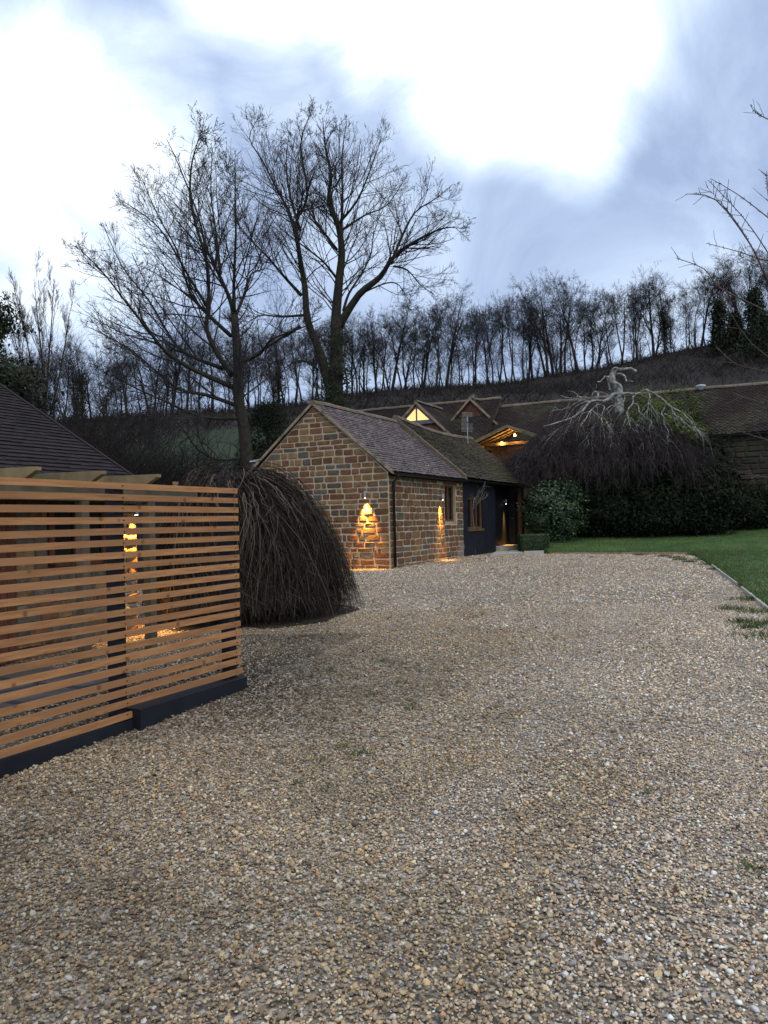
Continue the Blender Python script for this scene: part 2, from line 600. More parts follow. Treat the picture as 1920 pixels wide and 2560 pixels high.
# pebbles: points with attributes, instanced by geometry nodes
pc = bpy.data.collections.new('pebble_shapes')
m = bpy.data.materials.new('pebble')
m.use_nodes = True
t = m.node_tree
b = t.nodes['Principled BSDF']
b.inputs['Roughness'].default_value = .8
b.inputs['Specular IOR Level'].default_value = .25
a_ = t.nodes.new('ShaderNodeAttribute'); a_.attribute_type = 'INSTANCER'; a_.attribute_name = 'pcol'
co = t.nodes.new('ShaderNodeTexCoord')
nz_ = t.nodes.new('ShaderNodeTexNoise'); nz_.inputs['Scale'].default_value = 1.6; nz_.inputs['Detail'].default_value = 4
t.links.new(co.outputs['Object'], nz_.inputs['Vector'])
mr_ = t.nodes.new('ShaderNodeMapRange'); mr_.inputs['To Min'].default_value = .6; mr_.inputs['To Max'].default_value = 1.4
t.links.new(nz_.outputs['Fac'], mr_.inputs['Value'])
hs = t.nodes.new('ShaderNodeHueSaturation')
t.links.new(a_.outputs['Color'], hs.inputs['Color']); t.links.new(mr_.outputs[0], hs.inputs['Value'])
t.links.new(hs.outputs[0], b.inputs['Base Color'])
M['pebble'] = m
for k in range(8):
    bm = bmesh.new()
    bmesh.ops.create_icosphere(bm, subdivisions=1 if k > 2 else 2, radius=1)
    off = Vector((k * 7.3, k * 3.1, 0))
    sx, sy, sz = random.uniform(.8, 1.35), random.uniform(.65, 1.0), random.uniform(.38, .68)
    for v in bm.verts:
        d = noise.noise(v.co * 1.1 + off) * .5
        v.co *= 1 + d
        v.co = Vector((v.co.x * sx, v.co.y * sy, v.co.z * sz))
    me = bpy.data.meshes.new('pebble')
    bm.to_mesh(me)
    bm.free()
    me.materials.append(M['pebble'])
    me.polygons.foreach_set('use_smooth', [k % 3 != 1] * len(me.polygons))
    ob = bpy.data.objects.new('pebble', me)
    pc.objects.link(ob)


def wedge(n, y0, y1, margin=1.25):
    """n random points in the viewed wedge between two depths, uniform per area"""
    yy = np.sqrt(RNG.uniform(y0 * y0, y1 * y1, n))
    xx = RNG.uniform(-.5, .5, n) * margin * yy
    return xx, yy


zones = [wedge(98000, 1.9, 6.0, 1.22), wedge(160000, 6.0, 12.5, 1.18), wedge(130000, 12.5, 24.6, 1.12)]
px_, py_, sz_ = [], [], []
for zi, (xx, yy) in enumerate(zones):
    px_.append(xx); py_.append(yy)
    s_ = np.exp(RNG.normal(math.log((.0072, .0080, .0118)[zi]), .33, len(xx)))
    sz_.append(np.clip(s_, .004, .026 if zi < 2 else .024))
PX, PY, PS = np.concatenate(px_), np.concatenate(py_), np.concatenate(sz_)
# keep off lawn, buildings
LLX = np.interp(PY, [0, 22.7, 24.4, 40], [5.5 - 11.5 * .2857, 8.7, 5.0, 5.0])
rel_t = (PX - O.x) * W.x + (PY - O.y) * W.y
rel_u = (PX - O.x) * U.x + (PY - O.y) * U.y
keep = (PX < LLX - .02) & ~((rel_t > -.02) & (rel_u > -.03))
PX, PY, PS = PX[keep], PY[keep], PS[keep]
n = len(PX)
fx = -1.42 + (PY - 7.8) * .49
rut = np.zeros(n)
for off_ in (3.1, 4.65):                       # two faint wheel tracks of finer, settled stone
    rut = np.maximum(rut, np.exp(-((PX - (fx + off_ + .25 * np.sin(PY * .3))) / .26) ** 2) * np.clip((PY - 2.5) / 3, 0, 1) * .8)
PS = PS * (1 - .25 * rut)
PZ = np.interp(PY, _yy, _zs)
BB = np.array([gbump(a, c) for a, c in zip(PX, PY)])
PZ = PZ + BB - .008 + RNG.uniform(-.35, 1.15, n) * PS * np.where(PY < 11, .8, .5) * (1 - .6 * rut)
PAL = np.array([(.30, .235, .17), (.36, .29, .21), (.25, .19, .135), (.42, .35, .27), (.20, .155, .115), (.33, .235, .16),
                (.27, .24, .21), (.13, .115, .105), (.52, .46, .38), (.62, .58, .52), (.36, .21, .12), (.22, .21, .21), (.40, .30, .17)])
PWT = np.array([13, 13, 14, 12, 14, 7, 9, 11, 9, 4.0, 1.6, 7, 4.5])
PAL = np.clip(PAL * np.array((1.76, 1.76, 1.65)), 0, .74)
pal = PAL[RNG.choice(len(PAL), n, p=PWT / PWT.sum())] * RNG.uniform(.62, 1.28, (n, 1))
# worn pale tracks and pebbles darker and browner towards the fence
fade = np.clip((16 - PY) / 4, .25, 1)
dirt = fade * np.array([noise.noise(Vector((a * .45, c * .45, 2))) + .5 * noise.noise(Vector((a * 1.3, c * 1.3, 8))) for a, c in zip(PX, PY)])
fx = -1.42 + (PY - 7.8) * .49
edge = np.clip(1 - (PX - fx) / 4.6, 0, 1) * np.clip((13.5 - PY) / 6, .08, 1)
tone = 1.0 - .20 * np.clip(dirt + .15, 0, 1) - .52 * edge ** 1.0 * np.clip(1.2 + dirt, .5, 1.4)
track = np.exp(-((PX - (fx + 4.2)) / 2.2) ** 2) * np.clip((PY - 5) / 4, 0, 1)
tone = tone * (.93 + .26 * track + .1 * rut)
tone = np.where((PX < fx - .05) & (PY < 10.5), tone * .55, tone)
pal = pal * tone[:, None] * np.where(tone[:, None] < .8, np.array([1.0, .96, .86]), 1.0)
me = bpy.data.meshes.new('gravel')
me.vertices.add(n)
me.vertices.foreach_set('co', np.stack([PX, PY, PZ], 1).astype(np.float32).ravel())
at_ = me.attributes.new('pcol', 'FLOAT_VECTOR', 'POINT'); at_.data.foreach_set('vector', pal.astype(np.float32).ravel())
rot = np.stack([RNG.normal(0, .35, n), RNG.normal(0, .35, n), RNG.uniform(0, 6.283, n)], 1)
at_ = me.attributes.new('prot', 'FLOAT_VECTOR', 'POINT'); at_.data.foreach_set('vector', rot.astype(np.float32).ravel())
at_ = me.attributes.new('pscl', 'FLOAT', 'POINT'); at_.data.foreach_set('value', PS.astype(np.float32))
at_ = me.attributes.new('pidx', 'INT', 'POINT'); at_.data.foreach_set('value', RNG.integers(0, 8, n).astype(np.int32))
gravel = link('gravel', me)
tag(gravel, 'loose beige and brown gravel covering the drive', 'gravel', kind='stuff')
ng = bpy.data.node_groups.new('scatter', 'GeometryNodeTree')
ng.interface.new_socket('Geometry', in_out='INPUT', socket_type='NodeSocketGeometry')
ng.interface.new_socket('Geometry', in_out='OUTPUT', socket_type='NodeSocketGeometry')
gi, go = ng.nodes.new('NodeGroupInput'), ng.nodes.new('NodeGroupOutput')
ip = ng.nodes.new('GeometryNodeInstanceOnPoints')
ci = ng.nodes.new('GeometryNodeCollectionInfo')
ci.inputs['Collection'].default_value = pc
ci.inputs['Separate Children'].default_value = True
ci.inputs['Reset Children'].default_value = True


def named(nm, ty):
    a = ng.nodes.new('GeometryNodeInputNamedAttribute')
    a.data_type = ty
    a.inputs['Name'].default_value = nm
    return a.outputs[0]


ng.links.new(gi.outputs[0], ip.inputs['Points'])
ng.links.new(ci.outputs[0], ip.inputs['Instance'])
ip.inputs['Pick Instance'].default_value = True
ng.links.new(named('pidx', 'INT'), ip.inputs['Instance Index'])
ng.links.new(named('prot', 'FLOAT_VECTOR'), ip.inputs['Rotation'])
ng.links.new(named('pscl', 'FLOAT'), ip.inputs['Scale'])
ng.links.new(ip.outputs[0], go.inputs[0])
mod = gravel.modifiers.new('scatter', 'NODES')
mod.node_group = ng


# ------------------------------------------------------------------ lawn
def lz(x, y):
    base = gz(min(y, 26)) + .045
    if y > 24:
        s = (y - 24) / 10
        base += .72 * s
    return base + noise.noise(Vector((x * .3, y * .3, 9))) * .03


V = []
lys = np.linspace(2, 34, 129)
lcs = np.concatenate([[0], np.linspace(.0002, 1, 60) ** 1.6])
for y in lys:
    x0 = lawn_left(y)
    for c in lcs:
        x = x0 + (34 - x0) * c
        V.append((x, y, lz(x, y) if c > 0 else gz(min(y, 26)) - .15))
nx, ny = len(lcs), len(lys)
idx = np.arange(nx * ny).reshape(ny, nx)
Fq = np.stack([idx[:-1, :-1], idx[:-1, 1:], idx[1:, 1:], idx[1:, :-1]], -1).reshape(-1, 4)
o = numesh('lawn', np.array(V), Fq, M['grass'], smooth=True)
tag(o, kind='structure')


def blades(P, h, wd, lean=.5):
    """one bent triangle blade per point; returns verts, faces, tints"""
    n_ = len(P)
    a = RNG.uniform(0, 6.283, n_)
    d = np.stack([np.cos(a), np.sin(a), np.zeros(n_)], 1)
    hh = h * RNG.uniform(.5, 1.3, n_)
    b_ = RNG.uniform(0, 6.283, n_)
    tip = P + np.stack([np.cos(b_) * lean * hh, np.sin(b_) * lean * hh, hh], 1)
    Vv = np.stack([P - d * wd, P + d * wd, tip], 1).reshape(-1, 3)
    return Vv, np.arange(3 * n_).reshape(-1, 3), np.repeat(RNG.uniform(0, 1, n_) ** 2, 3)


n = 60000
yy = RNG.uniform(9, 33, n)
lx = np.array([lawn_left(y) for y in yy])
xx = lx + RNG.uniform(-.03, 1, n) ** 1.5 * (18 - lx)
P = np.stack([xx, yy, [lz(a, c) for a, c in zip(xx, yy)]], 1)
P = P[np.isfinite(P).all(1)]
V, Fq, T = blades(P, .05, .006)
tag(numesh('lawn_grass_blades', V, Fq, M['blade'], col=T), 'short green grass blades of the lawn', 'grass', kind='stuff')


# ------------------------------------------------------------------ stone walling
def stone_mesh(c4, nrm_, proud, rng):
    """c4: bl, br, tr, tl world corners; rough faced block, 4x4 front grid"""
    mb = MB()
    bl, br, tr, tl = [Vector(c) for c in c4]
    cen = (bl + br + tr + tl) / 4

    def bil(a, b_):
        return bl * (1 - a) * (1 - b_) + br * a * (1 - b_) + tr * a * b_ + tl * (1 - a) * b_
    g = (0, .16, .84, 1) if (br - bl).length > .16 else (0, .25, .75, 1)
    for j, b_ in enumerate(g):
        for i, a in enumerate(g):
            edge_ = (i in (0, 3)) or (j in (0, 3))
            corner = (i in (0, 3)) and (j in (0, 3))
            p = bil(a, b_)
            if corner:
                p = p + (cen - p) * rng.uniform(.05, .15)
            elif edge_:
                p = p + (cen - p) * rng.uniform(.0, .05)
            h = proud * (rng.uniform(.35, .6) if edge_ else rng.uniform(.7, 1.5))
            mb.v.append(tuple(p + nrm_ * h))
    for j in range(3):
        for i in range(3):
            q = j * 4 + i
            mb.f.append((q, q + 1, q + 5, q + 4))
    ring = [0, 1, 2, 3, 7, 11, 15, 14, 13, 12, 8, 4]
    base = len(mb.v)
    for r in ring:
        mb.v.append(tuple(Vector(mb.v[r]) - nrm_ * proud * .9))
    for k in range(12):
        a, b_ = ring[k], ring[(k + 1) % 12]
        mb.f.append((b_, a, base + k, base + (k + 1) % 12))
    return mb, cen


def lay_stones(width_at, z0, z1, rng, hmin=.115, hmax=.19, lmin=.2, lmax=.46, gap=.026, holes=()):
    """coursed rubble in wall coordinates (s, z); width_at(z) -> (s0, s1); returns quads"""
    quads = []
    z = z0
    while z < z1 - .05:
        h = rng.uniform(hmin, hmax)
        zt = min(z + h, z1)
        a0, a1 = width_at(z)
        b0, b1 = width_at(zt)
        if a1 - a0 < .1:
            break
        s = a0
        while s < a1 - .03:
            L = rng.uniform(lmin, lmax) * (.55 if rng.random() < .14 else 1)
            e_ = s + L
            if a1 - e_ < lmin * .7:
                e_ = a1
            wob = [rng.uniform(-.012, .012) for _ in range(4)]
            l0, r0 = s + gap / 2, e_ - gap / 2
            tl_, tr_ = max(l0, b0 + .004), min(r0, b1 - .004)
            if tr_ - tl_ > .03 or True:
                if tr_ < tl_:
                    tl_ = tr_ = (max(min((l0 + r0) / 2, b1), b0))
                cs_, cz = (l0 + r0) / 2, (z + zt) / 2
                hit = False
                zc0, zc1 = z + gap / 2, zt - gap / 2
                for (h0, h1, g0, g1) in holes:
                    if l0 < h1 and r0 > h0 and z < g1 and zt > g0:
                        # trim against the opening
                        if l0 < h0 - .08 and g0 - .02 < cz < g1 + .02:
                            r0 = h0 - .005; tr_ = min(tr_, r0)
                        elif r0 > h1 + .08 and g0 - .02 < cz < g1 + .02:
                            l0 = h1 + .005; tl_ = max(tl_, l0)
                        elif cz < g0:
                            zc1 = min(zc1, g0 - .004)
                        elif cz > g1:
                            zc0 = max(zc0, g1 + .004)
                        else:
                            hit = True
                if not hit and zc1 - zc0 > .03:
                    quads.append(((l0, zc0 + wob[0]), (r0, zc0 + wob[1]), (tr_, zc1 + wob[2]), (tl_, zc1 + wob[3])))
            s = e_
        z = zt
    return quads


def pick_stone(rng):
    return rng.choices([M['stone_a'], M['stone_b'], M['stone_c'], M['stone_d']], [40, 24, 20, 22])[0]


rs = random.Random(11)
barn = thing('stone_outbuilding', 'long low ironstone outbuilding with tiled roof and wall lights', 'outbuilding', H(0, 0, -1.14))
ZB, ZE, ZR, BW = -1.3, 1.22, 3.02, 4.15
TH = .32
# gable wall (mortar backing), facing the camera
mb = MB()
prof = [(0, ZB), (BW, ZB), (BW, ZE), (BW / 2, ZR), (0, ZE)]
fr = [H(0, u_, z_) for u_, z_ in prof]
bk = [H(TH, u_, z_) for u_, z_ in prof]
mb.poly(fr); mb.poly(bk[::-1])
for i in range(5):
    j = (i + 1) % 5
    mb.poly([fr[j], fr[i], bk[i], bk[j]])
wall_g = mb.build('gable_wall', M['mortar'], barn)
# long wall round its window
T1W, T2W = 3.62, 4.46
WZ0, WZ1 = -.03, 1.02
mb = MB()
for (a, c, z0, z1) in ((TH, T1W, ZB, ZE), (T2W, 5.05, ZB, ZE), (T1W, T2W, ZB, WZ0), (T1W, T2W, WZ1, ZE)):
    mb.box(H(a, 0, z0), W * (c - a), U * TH, Z * (z1 - z0))
wall_l = mb.build('side_wall', M['mortar'], barn)
tag(wall_l, 'brown stone side wall with pale mortar')
quads = []
half = lambda z_: (0, BW) if z_ <= ZE else ((z_ - ZE) / (ZR - ZE) * BW / 2 + .03, BW - (z_ - ZE) / (ZR - ZE) * BW / 2 - .03)
for q in lay_stones(half, -1.2, ZR - .06, rs):
    c4 = [H(0, u_, z_) for u_, z_ in (q[1], q[0], q[3], q[2])]
    cu, cz = sum(p[0] for p in q) / 4, sum(p[1] for p in q) / 4
    hidden = cu > 2.05 and cz < .1 - (cu - 2.05) * .0 and not (cu < 2.6 and cz > -.3)
    quads.append((0 if not hidden else 2, c4, -W, wall_g, None))
for q in lay_stones(lambda z_: (0.02, 5.05 + rs.uniform(-.05, .1)), -1.2, ZE - .02, rs, .13, .2, .26, .56, .020, holes=((T1W - .02, T2W + .02, WZ0 - .1, WZ1 + .06),)):
    c4 = [H(t_, 0, z_) for t_, z_ in q]
    ct = (q[0][0] + q[1][0]) / 2
    quads.append((1, c4, -U, wall_l, M['quoin'] if ct > 4.72 else None))
quads.sort(key=lambda q: q[0])
rest = MB()
for i, (pr, c4, nr, wl, mt) in enumerate(quads):
    smb, cen = stone_mesh(c4, nr, rs.uniform(.006, .015) if pr != 1 else rs.uniform(.006, .013), rs)
    if i < 300:
        smb.build('stone', mt or pick_stone(rs), wl, origin=cen)
    else:
        b0 = len(rest.v)
        rest.v += smb.v
        mi = rs.choices([0, 1, 2, 3], [40, 24, 20, 22])[0]
        rest.f += [tuple(b0 + k_ for k_ in f_) for f_ in smb.f]
        rest.m += [mi] * len(smb.f)
if rest.v:
    o = rest.build('stonework', None, barn, mats=[M['stone_a'], M['stone_b'], M['stone_c'], M['stone_d']])
    tag(o, kind='stuff')
print('stones', len(quads))


def window(parent, t0, t1, z0, z1, set_back, n_light, lab=None):
    """timber casement in the long wall"""
    fr_ = MB()
    fw, fd = .06, .08
    u0 = set_back
    fr_.box(H(t0, u0, z0), W * (t1 - t0), U * fd, Z * fw)
    fr_.box(H(t0, u0, z1 - fw), W * (t1 - t0), U * fd, Z * fw)
    n_ = n_light
    for k_ in range(n_ + 1):
        tt = t0 + (t1 - t0 - fw) * k_ / n_
        fr_.box(H(tt, u0 + .003, z0 + fw), W * fw, U * fd, Z * (z1 - z0 - 2 * fw))
    f = fr_.build('window', M['oak'], parent)
    for k_ in range(n_):
        ta = t0 + (t1 - t0 - fw) * k_ / n_ + fw
        tb = t0 + (t1 - t0 - fw) * (k_ + 1) / n_
        p = MB()
        p.box(H(ta, u0 + .045, z0 + fw), W * (tb - ta), U * .008, Z * (z1 - z0 - 2 * fw))
        p.build('pane', M['glass_dark'], f)
    s_ = MB()
    s_.box(H(t0 - .05, u0 - .07, z0 - .075), W * (t1 - t0 + .1), U * .2, Z * .07)
    s_.build('sill', M['oak'], f)
    return f


window(barn, T1W, T2W, WZ0, WZ1, .07, 2)
mb = MB()
mb.box(H(T1W - .12, -.012, WZ1 + .003), W * (T2W - T1W + .24), U * .2, Z * .1)
mb.build('lintel', M['oak'], barn)
# dark blue rendered part with its window
B0, B1 = 5.06, 8.13
V0, V1, VZ0, VZ1 = 5.5, 6.85, -.27, .7
mb = MB()
for (a, c, z0, z1) in ((B0, V0, ZB, ZE), (V1, B1, ZB, ZE), (V0, V1, ZB, VZ0), (V0, V1, VZ1, ZE)):
    mb.box(H(a, .012, z0), W * (c - a), U * TH, Z * (z1 - z0))
o = mb.build('rendered_wall', M['blue'], barn)
tag(o, 'dark blue painted rendered wall')
window(barn, V0, V1, VZ0, VZ1, .05, 3)
# porch recess, its door and the end wall
mb = MB()
mb.box(H(B1 - .001, .36, ZB), W * 2.6, U * .2, Z * (ZE - ZB))
mb.box(H(10.72, .02, ZB), W * .78, U * .5, Z * (ZE - ZB))
mb.build('porch_wall', M['blue'], barn)
mb = MB()
mb.box(H(10.62, .1, -.92), W * .07, U * .24, Z * 1.98)
d_ = mb.build('door', M['blue'], barn)
mb = MB()
mb.box(H(10.57, .16, .02), W * .05, U * .05, Z * .02)
mb.build('door_handle', M['steel'], d_)
mb = MB()
mb.box(H(10.6, -.14, -1.2), W * .12, U * .12, Z * 2.4)
mb.build('porch_post', M['oak'], barn)
mb = MB()
mb.box(H(8.2, -.1, -1.25), W * 2.4, U * .44, Z * .33)
mb.build('doorstep', M['slab'], barn)
# far gable and rear wall
mb = MB()
mb.poly([H(11.4, 0.06, ZB), H(11.4, BW, ZB), H(11.4, BW, ZE), H(11.4, BW / 2, ZR + .1), H(11.4, .06, ZE)])
mb.box(H(TH, BW - TH, ZB), W * (11.38 - TH), U * TH, Z * (ZE - ZB))
mb.build('rear_wall', M['mortar'], barn)


def tile_field(p0, al, up, L, S, tw, ex, th, rng, sag=None, jit=.006):
    """overlapping plain tiles: returns verts, faces, tint; p0 eave start, al along, up slope"""
    al, up = al.normalized(), up.normalized()
    nm = al.cross(up).normalized()
    if nm.z < 0:
        nm = -nm
    Vv, Ff, Tt = [], [], []
    rows = int(S / ex)
    for r in range(rows):
        off = (r % 2) * tw / 2
        cols = int(L / tw) + 2
        rowj = rng.uniform(-jit, jit)
        for c in range(cols):
            a0 = max(0, c * tw - off + .002)
            a1 = min(L, (c + 1) * tw - off - .002)
            if a1 - a0 < .02:
                continue
            y0 = r * ex + rowj + rng.uniform(-jit, jit)
            y1 = min(S, r * ex + ex * 1.35)
            li = th * 1.25 + rng.uniform(0, jit * 1.2)
            lj = li + rng.uniform(-jit * .6, jit * .6)
            q = []
            for (aa, yy_, hh) in ((a0, y0, li), (a1, y0, lj), (a1, y1, .001), (a0, y1, .001)):
                pt = p0 + al * aa + up * yy_
                if sag:
                    pt = pt + Z * sag(aa / L, yy_ / S)
                q.append((pt, hh))
            b_ = len(Vv)
            for pt, hh in q:
                Vv.append(tuple(pt + nm * (hh - th)))
            for pt, hh in q:
                Vv.append(tuple(pt + nm * hh))
            for f_ in ((4, 5, 6, 7), (0, 1, 5, 4), (1, 2, 6, 5), (3, 0, 4, 7)):
                Ff.append(tuple(b_ + i for i in f_))
            Tt += [rng.random() ** 1.7] * 8
    return np.array(Vv), np.array(Ff), np.array(Tt)


def slope_roof(name, parent, p0, al, up, L, S, m_, tw=.165, ex=.1, th=.014, rng=rs, sag=None, jit=.006):
    Vv, Ff, Tt = tile_field(p0, al, up, L, S, tw, ex, th, rng, sag, jit)
    ob = numesh(name, Vv, Ff, m_, parent, col=Tt)
    if parent is not None:
        ob.location = -WL[parent]
    ob['kind'] = 'stuff'
    return ob


def roof_deck(parent, pts, m_):
    mb_ = MB()
    mb_.poly(pts)
    lower = [Vector(p) - Z * .06 for p in pts]
    mb_.poly(lower[::-1])
    for i in range(len(pts)):
        j = (i + 1) % len(pts)
        mb_.poly([pts[i], lower[i], lower[j], pts[j]])
    return mb_.build('roof_deck', m_, parent)


def half_round(mb_, p, q, r, n_=6):
    p, q = Vector(p), Vector(q)
    d = (q - p).normalized()
    s_ = d.cross(Z).normalized()
    ring = []
    for e_ in (p, q):
        ring.append([e_ + s_ * (r * math.cos(math.pi * k_ / n_)) + Z * (r * math.sin(math.pi * k_ / n_)) for k_ in range(n_ + 1)])
    for k_ in range(n_):
        mb_.poly([ring[0][k_], ring[1][k_], ring[1][k_ + 1], ring[0][k_ + 1]])
    mb_.poly(ring[0][::-1]); mb_.poly(ring[1])


def ridge_row(parent, p, q, r, m_, step=.45, sag=None):
    p, q = Vector(p), Vector(q)
    L = (q - p).length
    n_ = max(1, int(round(L / step)))
    for k_ in range(n_):
        a, c = k_ / n_, (k_ + 1) / n_
        mb_ = MB()
        pa, pb = p + (q - p) * a, p + (q - p) * c
        if sag:
            pa, pb = pa + Z * sag(a, 1), pb + Z * sag(c, 1)
        j = rs.uniform(-.008, .008)
        half_round(mb_, pa + Z * j, pb + (pb - pa).normalized() * .02 + Z * j, r * (1 + (k_ % 2) * .05))
        mb_.build('ridge_tile', m_, parent, origin=pa)


# near roof
EV = -.14
zE1, zR1 = 1.215, 3.06
sl = (H(0, BW / 2, zR1) - H(0, EV, zE1))
su = sl.normalized()
slb = (H(0, BW / 2, zR1) - H(0, BW - EV, zE1))
R1 = roof_deck(barn, [H(-.06, EV, zE1), H(4.95, EV, zE1), H(4.95, BW / 2, zR1), H(-.06, BW / 2, zR1)], M['black'])
R1.name = 'roof'
tag(R1, 'purple brown clay tiled near roof, wet and shiny')
slope_roof('roof_tiles', R1, H(-.07, EV - .03, zE1 + .005), W, su, 5.0, sl.length, M['tile'], ex=.105, th=.024, jit=.009)
R1b = roof_deck(barn, [H(4.95, BW - EV, zE1), H(-.06, BW - EV, zE1), H(-.06, BW / 2, zR1), H(4.95, BW / 2, zR1)], M['black'])
slope_roof('roof_tiles', R1b, H(4.95, BW - EV + .03, zE1 + .005), -W, slb, 5.0, slb.length, M['tile'])
ridge_row(R1, H(-.09, BW / 2, zR1 - .01), H(4.86, BW / 2, zR1 - .01), .11, M['ridge'])
# bargeboard-like mortar verges of the near gable
for (pe, pr_) in ((H(-.075, EV - .01, zE1 - .05), H(-.075, BW / 2, zR1 - .04)), (H(-.075, BW - EV + .01, zE1 - .05), H(-.075, BW / 2, zR1 - .04))):
    mb = MB()
    mb.box(pe, W * .085, pr_ - pe, Z * .085)
    mb.build('verge', M['verge'], R1)
# far roof: sagging and mossy
zE2, zR2 = 1.28, 3.2
sl2 = (H(0, BW / 2, zR2) - H(0, EV - .05, zE2))
slb2 = (H(0, BW / 2, zR2) - H(0, BW - EV, zE2))
sag2 = lambda a, s_: -.13 * math.sin(math.pi * a) * (.35 + .65 * s_) - .10 * a * s_ + .02 * noise.noise(Vector((a * 9, s_ * 3, 1)))
R2 = roof_deck(barn, [H(4.9, EV - .05, zE2 - .06), H(11.5, EV - .05, zE2 - .1), H(11.5, BW / 2, zR2 - .25), H(4.9, BW / 2, zR2 - .06)], M['black'])
R2.name = 'roof'
tag(R2, 'dark sagging far roof of mossy clay tiles')
slope_roof('roof_tiles', R2, H(4.86, EV - .08, zE2 + .005), W, sl2, 6.75, sl2.length, M['tile_moss'], ex=.105, th=.022, sag=sag2, jit=.012)
slope_roof('roof_tiles', R2, H(11.6, BW - EV + .03, zE2 - .05), -W, slb2, 6.75, slb2.length * .97, M['tile_moss'], ex=.1)
ridge_row(R2, H(4.84, BW / 2, zR2 - .01), H(11.6, BW / 2, zR2 - .01), .12, M['ridge'], sag=sag2)
mb = MB()
pe, pr_ = H(4.80, EV - .07, zE2 - .07), H(4.80, BW / 2, zR2 - .06)
mb.box(pe, W * .14, pr_ - pe, Z * .12)
mb.build('verge', M['ridge'], R2)
mb = MB()
pe, pr_ = H(4.8, BW - EV, zE2 - .07), H(4.8, BW / 2, zR2 - .06)
mb.box(pe, W * .14, pr_ - pe, Z * .12)
mb.build('verge', M['ridge'], R2)


# gutter and downpipe
def gutter(parent, p, q, r):
    mb_ = MB()
    p, q = Vector(p), Vector(q)
    d = (q - p).normalized()
    s_ = d.cross(Z).normalized()
    for k_ in range(8):
        a, c = math.pi * (1 + k_ / 8), math.pi * (1 + (k_ + 1) / 8)
        for rr_ in (r, r - .006):
            mb_.poly([p + s_ * rr_ * math.cos(a) + Z * rr_ * math.sin(a), q + s_ * rr_ * math.cos(a) + Z * rr_ * math.sin(a),
                      q + s_ * rr_ * math.cos(c) + Z * rr_ * math.sin(c), p + s_ * rr_ * math.cos(c) + Z * rr_ * math.sin(c)])
    return mb_.build('gutter', M['black'], parent, smooth=True)


mb = MB()
mb.box(H(0, -.03, ZE - .1), W * 11.4, U * .03, Z * .09)
mb.build('fascia', M['black'], barn)
gutter(barn, H(-.02, EV - .05, 1.19), H(4.98, EV - .05, 1.19), .058)
gutter(barn, H(4.98, EV - .1, 1.21), H(11.5, EV - .1, 1.19), .058)
mb = MB()
mb.tube([H(.14, EV - .05, 1.16), H(.14, EV - .05, 1.08), H(.14, -.075, .96), H(.14, -.075, -1.1)], [.036] * 4, 10)
dp = mb.build('downpipe', M['black'], barn, smooth=True)
for zz in (.85, -.1, -.95):
    mb = MB()
    mb.tube([H(.14, -.075, zz), H(.14, -.075, zz + .05)], [.046, .046], 10)
    mb.build('pipe_collar', M['black'], dp)


# ------------------------------------------------------------------ wall lamps
def wall_lamp(label, p, nr, power=14, spot=52, tilt=0.0, ln=.17):
    """tubular downlight on a bracket, p at wall face at the tube's lower end"""
    nr = Vector(nr).normalized()
    lp = thing('wall_lamp', label, 'wall lamp', p, 'downlights on the stone walls')
    c = Vector(p) + nr * .095
    mb_ = MB()
    mb_.tube([c, c + Z * ln], [.03, .03], 14)
    mb_.build('lamp_tube', M['steel'], lp, smooth=False)
    mb_ = MB()
    sd_ = nr.cross(Z)
    mb_.box(Vector(p) - sd_ * .02 + Z * (ln * .35), sd_ * .04, nr * .07, Z * .07)
    mb_.build('bracket', M['steel'], lp)
    mb_ = MB()
    mb_.tube([c - Z * .004, c - Z * .001], [.022, .022], 12)
    mb_.build('lens', M['lens'], lp)
    ld = bpy.data.lights.new('downlight', 'SPOT')
    ld.energy = power
    ld.color = (1.0, .47, .085)
    ld.spot_size = rad(spot)
    ld.spot_blend = 1.0
    ld.shadow_soft_size = .02
    lo_ = bpy.data.objects.new('downlight', ld)
    COL.objects.link(lo_)
    lo_.parent = lp
    lo_.location = c - Z * .012 - Vector(p)
    aim = (-Z - nr * math.tan(rad(tilt))).normalized()
    lo_.rotation_euler = aim.to_track_quat('-Z', 'Y').to_euler()
    return lp


wall_lamp('steel tube lamp glowing on the gable wall of the stone outbuilding', H(0, .6, .60), -W, 620, 62, 6)
wall_lamp('steel tube lamp on the side wall between downpipe and timber window', H(3.25, 0, .58), -U, 560, 46, 5)
wall_lamp('narrow lamp hanging in the dark blue porch recess', H(10.12, .36, .55), -U, 600, 32, 3)

